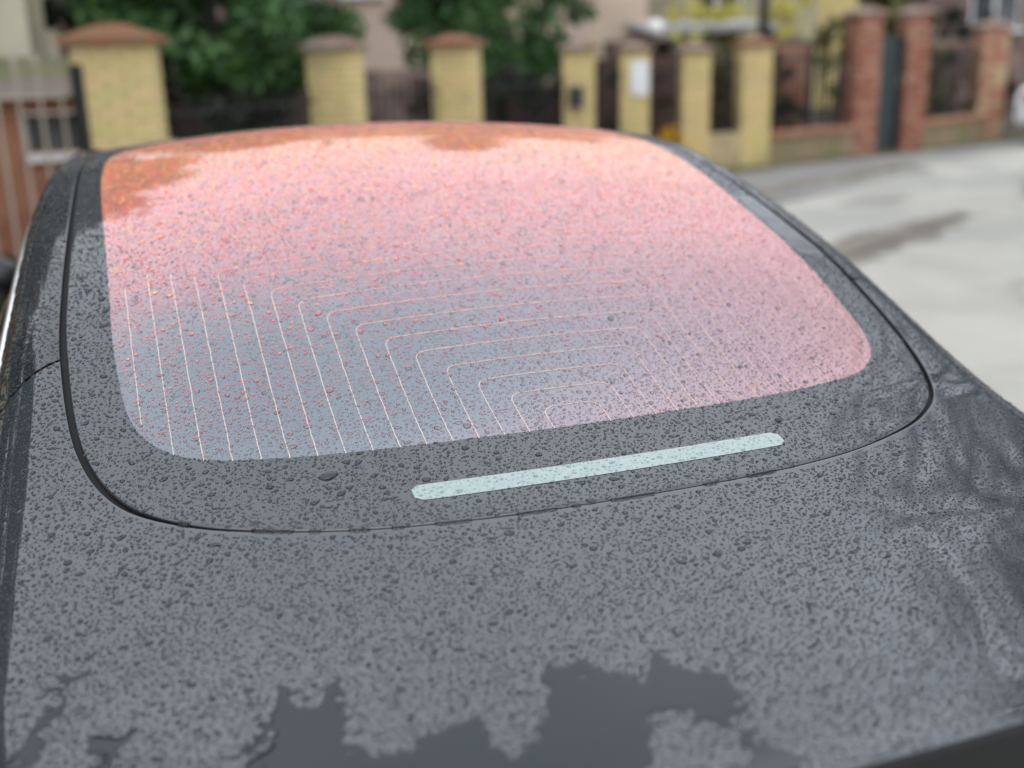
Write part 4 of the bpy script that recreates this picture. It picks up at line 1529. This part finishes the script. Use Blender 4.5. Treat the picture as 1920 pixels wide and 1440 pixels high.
new('roof', [(-0.1, -0.12, 1.384), (3.95, -0.12, 1.384), (3.95, 0.45, 1.48), (-0.1, 0.45, 1.48), (-0.1, -0.12, 1.35), (3.95, -0.12, 1.35), (3.95, 0.45, 1.44), (-0.1, 0.45, 1.44)],
    [(0, 1, 2, 3), (7, 6, 5, 4), (4, 5, 1, 0), (5, 6, 2, 1), (6, 7, 3, 2), (7, 4, 0, 3)], ROOFPINK, ob)
new('roof_ridge', [(-0.1, 0.452, 1.483), (3.95, 0.452, 1.483), (3.95, 0.95, 1.64), (-0.1, 0.95, 1.64), (-0.1, 0.452, 1.44), (3.95, 0.452, 1.44), (3.95, 0.95, 1.60), (-0.1, 0.95, 1.60)],
    [(0, 1, 2, 3), (7, 6, 5, 4), (4, 5, 1, 0), (5, 6, 2, 1), (6, 7, 3, 2), (7, 4, 0, 3)], ROOFMOSS, ob)

house(2.6, 20.3, 6.4, 6.5, 7.0, -0.33, PINKR, 'pink beige rendered house between the two evergreen trees', [(3.4, 2.6, 1.2, 1.2), (0.7, 2.6, 1.0, 1.2), (3.4, 5.0, 1.2, 1.2), (0.7, 5.0, 1.0, 1.2)], 1.6)
house(14.2, 25.5, 3.4, 6.0, 4.6, -0.4, YELLOWR, 'yellow rendered house beyond the fence at right', [(1.1, 2.1, 1.0, 1.2)], 1.6)
house(8.2, 24.5, 7.0, 6.0, 4.6, -0.36, GREYBEIGE, 'grey beige house far behind the carport', [(1.0, 1.9, 1.1, 1.3), (4.2, 1.9, 1.1, 1.3)], 1.6)
house(18.3, 22.8, 9.0, 6.0, 4.6, -0.6, BROWNWALL, 'brown rendered house at the far right beyond the red pillars', [(1.0, 1.8, 1.1, 1.3), (4.2, 1.8, 1.1, 1.3)], 1.6)


def wallrun(p, q, h, t, m, label, name='garden_wall'):
    p, q = Vector((p[0], p[1], 0)), Vector((q[0], q[1], 0))
    L = (q - p).length
    d = (q - p) / L
    o = MB().box((L / 2, 0, h / 2), (L, t, h), 0, 0.01).build(name, m)
    o.location = p
    o.rotation_euler = (0, 0, math.atan2(d.y, d.x))
    tag(o, label, 'wall')
    return o


wallrun((0.0, 11.2), (3.0, 12.4), 1.42, 0.2, BROWNWALL, 'brown plaster garden wall behind the left evergreen tree')
wallrun((3.1, 13.5), (6.2, 15.2), 1.10, 0.15, RUSTWALL, 'dark rust brown garden wall behind the middle evergreen tree')
wallrun((5.6, 14.1), (8.4, 15.0), 1.45, 0.15, RUSTWALL, 'dark rust brown garden wall behind the short iron fences')
wallrun((9.0, 14.6), (9.6, 14.8), 1.55, 0.3, REDBRICK, 'stub of red brick wall left of the red gate pillar')
wallrun((10.9, 15.6), (14.0, 16.6), 1.3, 0.2, BROWNWALL, 'brown plaster garden wall behind the fence right of the green gate')
wallrun((7.9, 15.7), (10.9, 16.5), 1.62, 0.2, GATEGREEN, 'dark green board wall behind the black iron fence')

wallrun((-1.6, 17.6), (3.4, 19.4), 2.7, 0.2, BROWNWALL, 'tall brown plaster wall far behind the left evergreen trees')

# grey open carport, utility pole, globe lamp
cp = empty('carport', (7.35, 16.6, 0), -0.30)
tag(cp, 'grey roofed open carport behind the notice pillar', 'carport')
new('roof', [(0.4, 0, 1.90), (2.6, 0, 1.90), (2.6, 2.0, 2.02), (0.4, 2.0, 2.02), (0.4, 0, 1.80), (2.6, 0, 1.80), (2.6, 2.0, 1.92), (0.4, 2.0, 1.92)],
    [(0, 1, 2, 3), (7, 6, 5, 4), (4, 5, 1, 0), (5, 6, 2, 1), (6, 7, 3, 2), (7, 4, 0, 3)], ROOFGREY, cp)
for x in (0.5, 1.6, 2.5):
    MB().box((x, 0.1, 0.895), (0.1, 0.1, 1.79)).build('post', IRON, cp)
MB().box((1.8, 1.9, 0.85), (3.6, 0.1, 1.7)).build('back_wall', BROWNWALL, cp)
po = MB().tube((0, 0, 0), (0, 0, 6.5), 0.12, 0.09, 12).build('utility_pole', GREYP, None, True)
po.location = (1.95, 13.5, 0)
tag(po, 'pale concrete utility pole left of the pink house', 'pole')
gl = empty('globe_lamp', (7.0, 14.6, 0))
tag(gl, 'white globe lamp on a thin post behind the notice pillar', 'lamp')
MB().tube((0, 0, 0), (0, 0, 1.72), 0.025, 0.02, 8).build('post', IRON, gl)
MB().lathe([(0.001, 1.72)] + [(0.125 * math.sin(t), 1.845 - 0.125 * math.cos(t)) for t in np.linspace(0.3, 2.9, 9)] + [(0.001, 1.97)], (0, 0, 0), 16).build('globe', GLOBE, gl, True)
vp = MB().tube((0, 0, 0), (0, 0, 4.2), 0.09, 0.07, 10).build('dark_post', IRON, None, True)
vp.location = (9.4, 15.6, 0)
tag(vp, 'tall dark post rising behind the carport', 'post')

# ------------------------------------------------------------------ white car at the right edge
wc = empty('white_car', (13.2, 13.05, 0), 0.35)
tag(wc, 'white parked car just entering the picture at the right edge', 'car')
prof = [(0.0, 0.35), (0.02, 0.62), (0.10, 0.80), (0.5, 0.90), (0.95, 0.95), (1.55, 1.38), (2.1, 1.45), (2.9, 1.42), (3.6, 1.02), (4.3, 0.93), (4.45, 0.80), (4.5, 0.5), (4.45, 0.28), (0.05, 0.28)]
W2 = 0.86


def hw(z):
    return W2 - max(0, z - 0.9) * 0.42 - max(0, 0.5 - z) * 0.15


v = [(x, -hw(z), z) for x, z in prof] + [(x, hw(z), z) for x, z in prof]
n = len(prof)
new('body', v, [tuple(range(n)), tuple(range(2 * n - 1, n - 1, -1))] + [(i, n + i, n + (i + 1) % n, (i + 1) % n) for i in range(n)], WHITECAR, wc)
for s in (-1, 1):
    q = [(1.15, 0.98), (1.62, 1.34), (2.1, 1.39), (2.85, 1.36), (3.4, 1.03)]
    new('side_window', [(x, s * (hw(z) + 0.006), z) for x, z in q], [tuple(range(5)) if s > 0 else tuple(range(4, -1, -1))], CARGLASS, wc)
for s in (-1, 1):
    MB().box((0.02, s * 0.62, 0.72), (0.10, 0.26, 0.14), 0, 0.02).build('tail_lamp', REDLAMP, wc)
    for x in (0.85, 3.6):
        w = MB().lathe([(0.0, -0.10), (0.28, -0.11), (0.315, -0.08), (0.32, 0.0), (0.315, 0.08), (0.28, 0.11), (0.0, 0.10)], (0, 0, 0), 24, 'z').build('wheel', TYRE, wc, True)
        w.location = (x, s * 0.80, 0.32)
        w.rotation_euler = (math.pi / 2, 0, 0)
        r_ = MB().lathe([(0.19, -0.112), (0.19, -0.115), (0.0, -0.12)] if s > 0 else [(0.19, 0.112), (0.19, 0.115), (0.0, 0.12)], (0, 0, 0), 20, 'z').build('rim', RIM, w, True)
        r_.scale = (1, 1, 1)

for m in bpy.data.meshes:
    m.validate(clean_customdata=False)
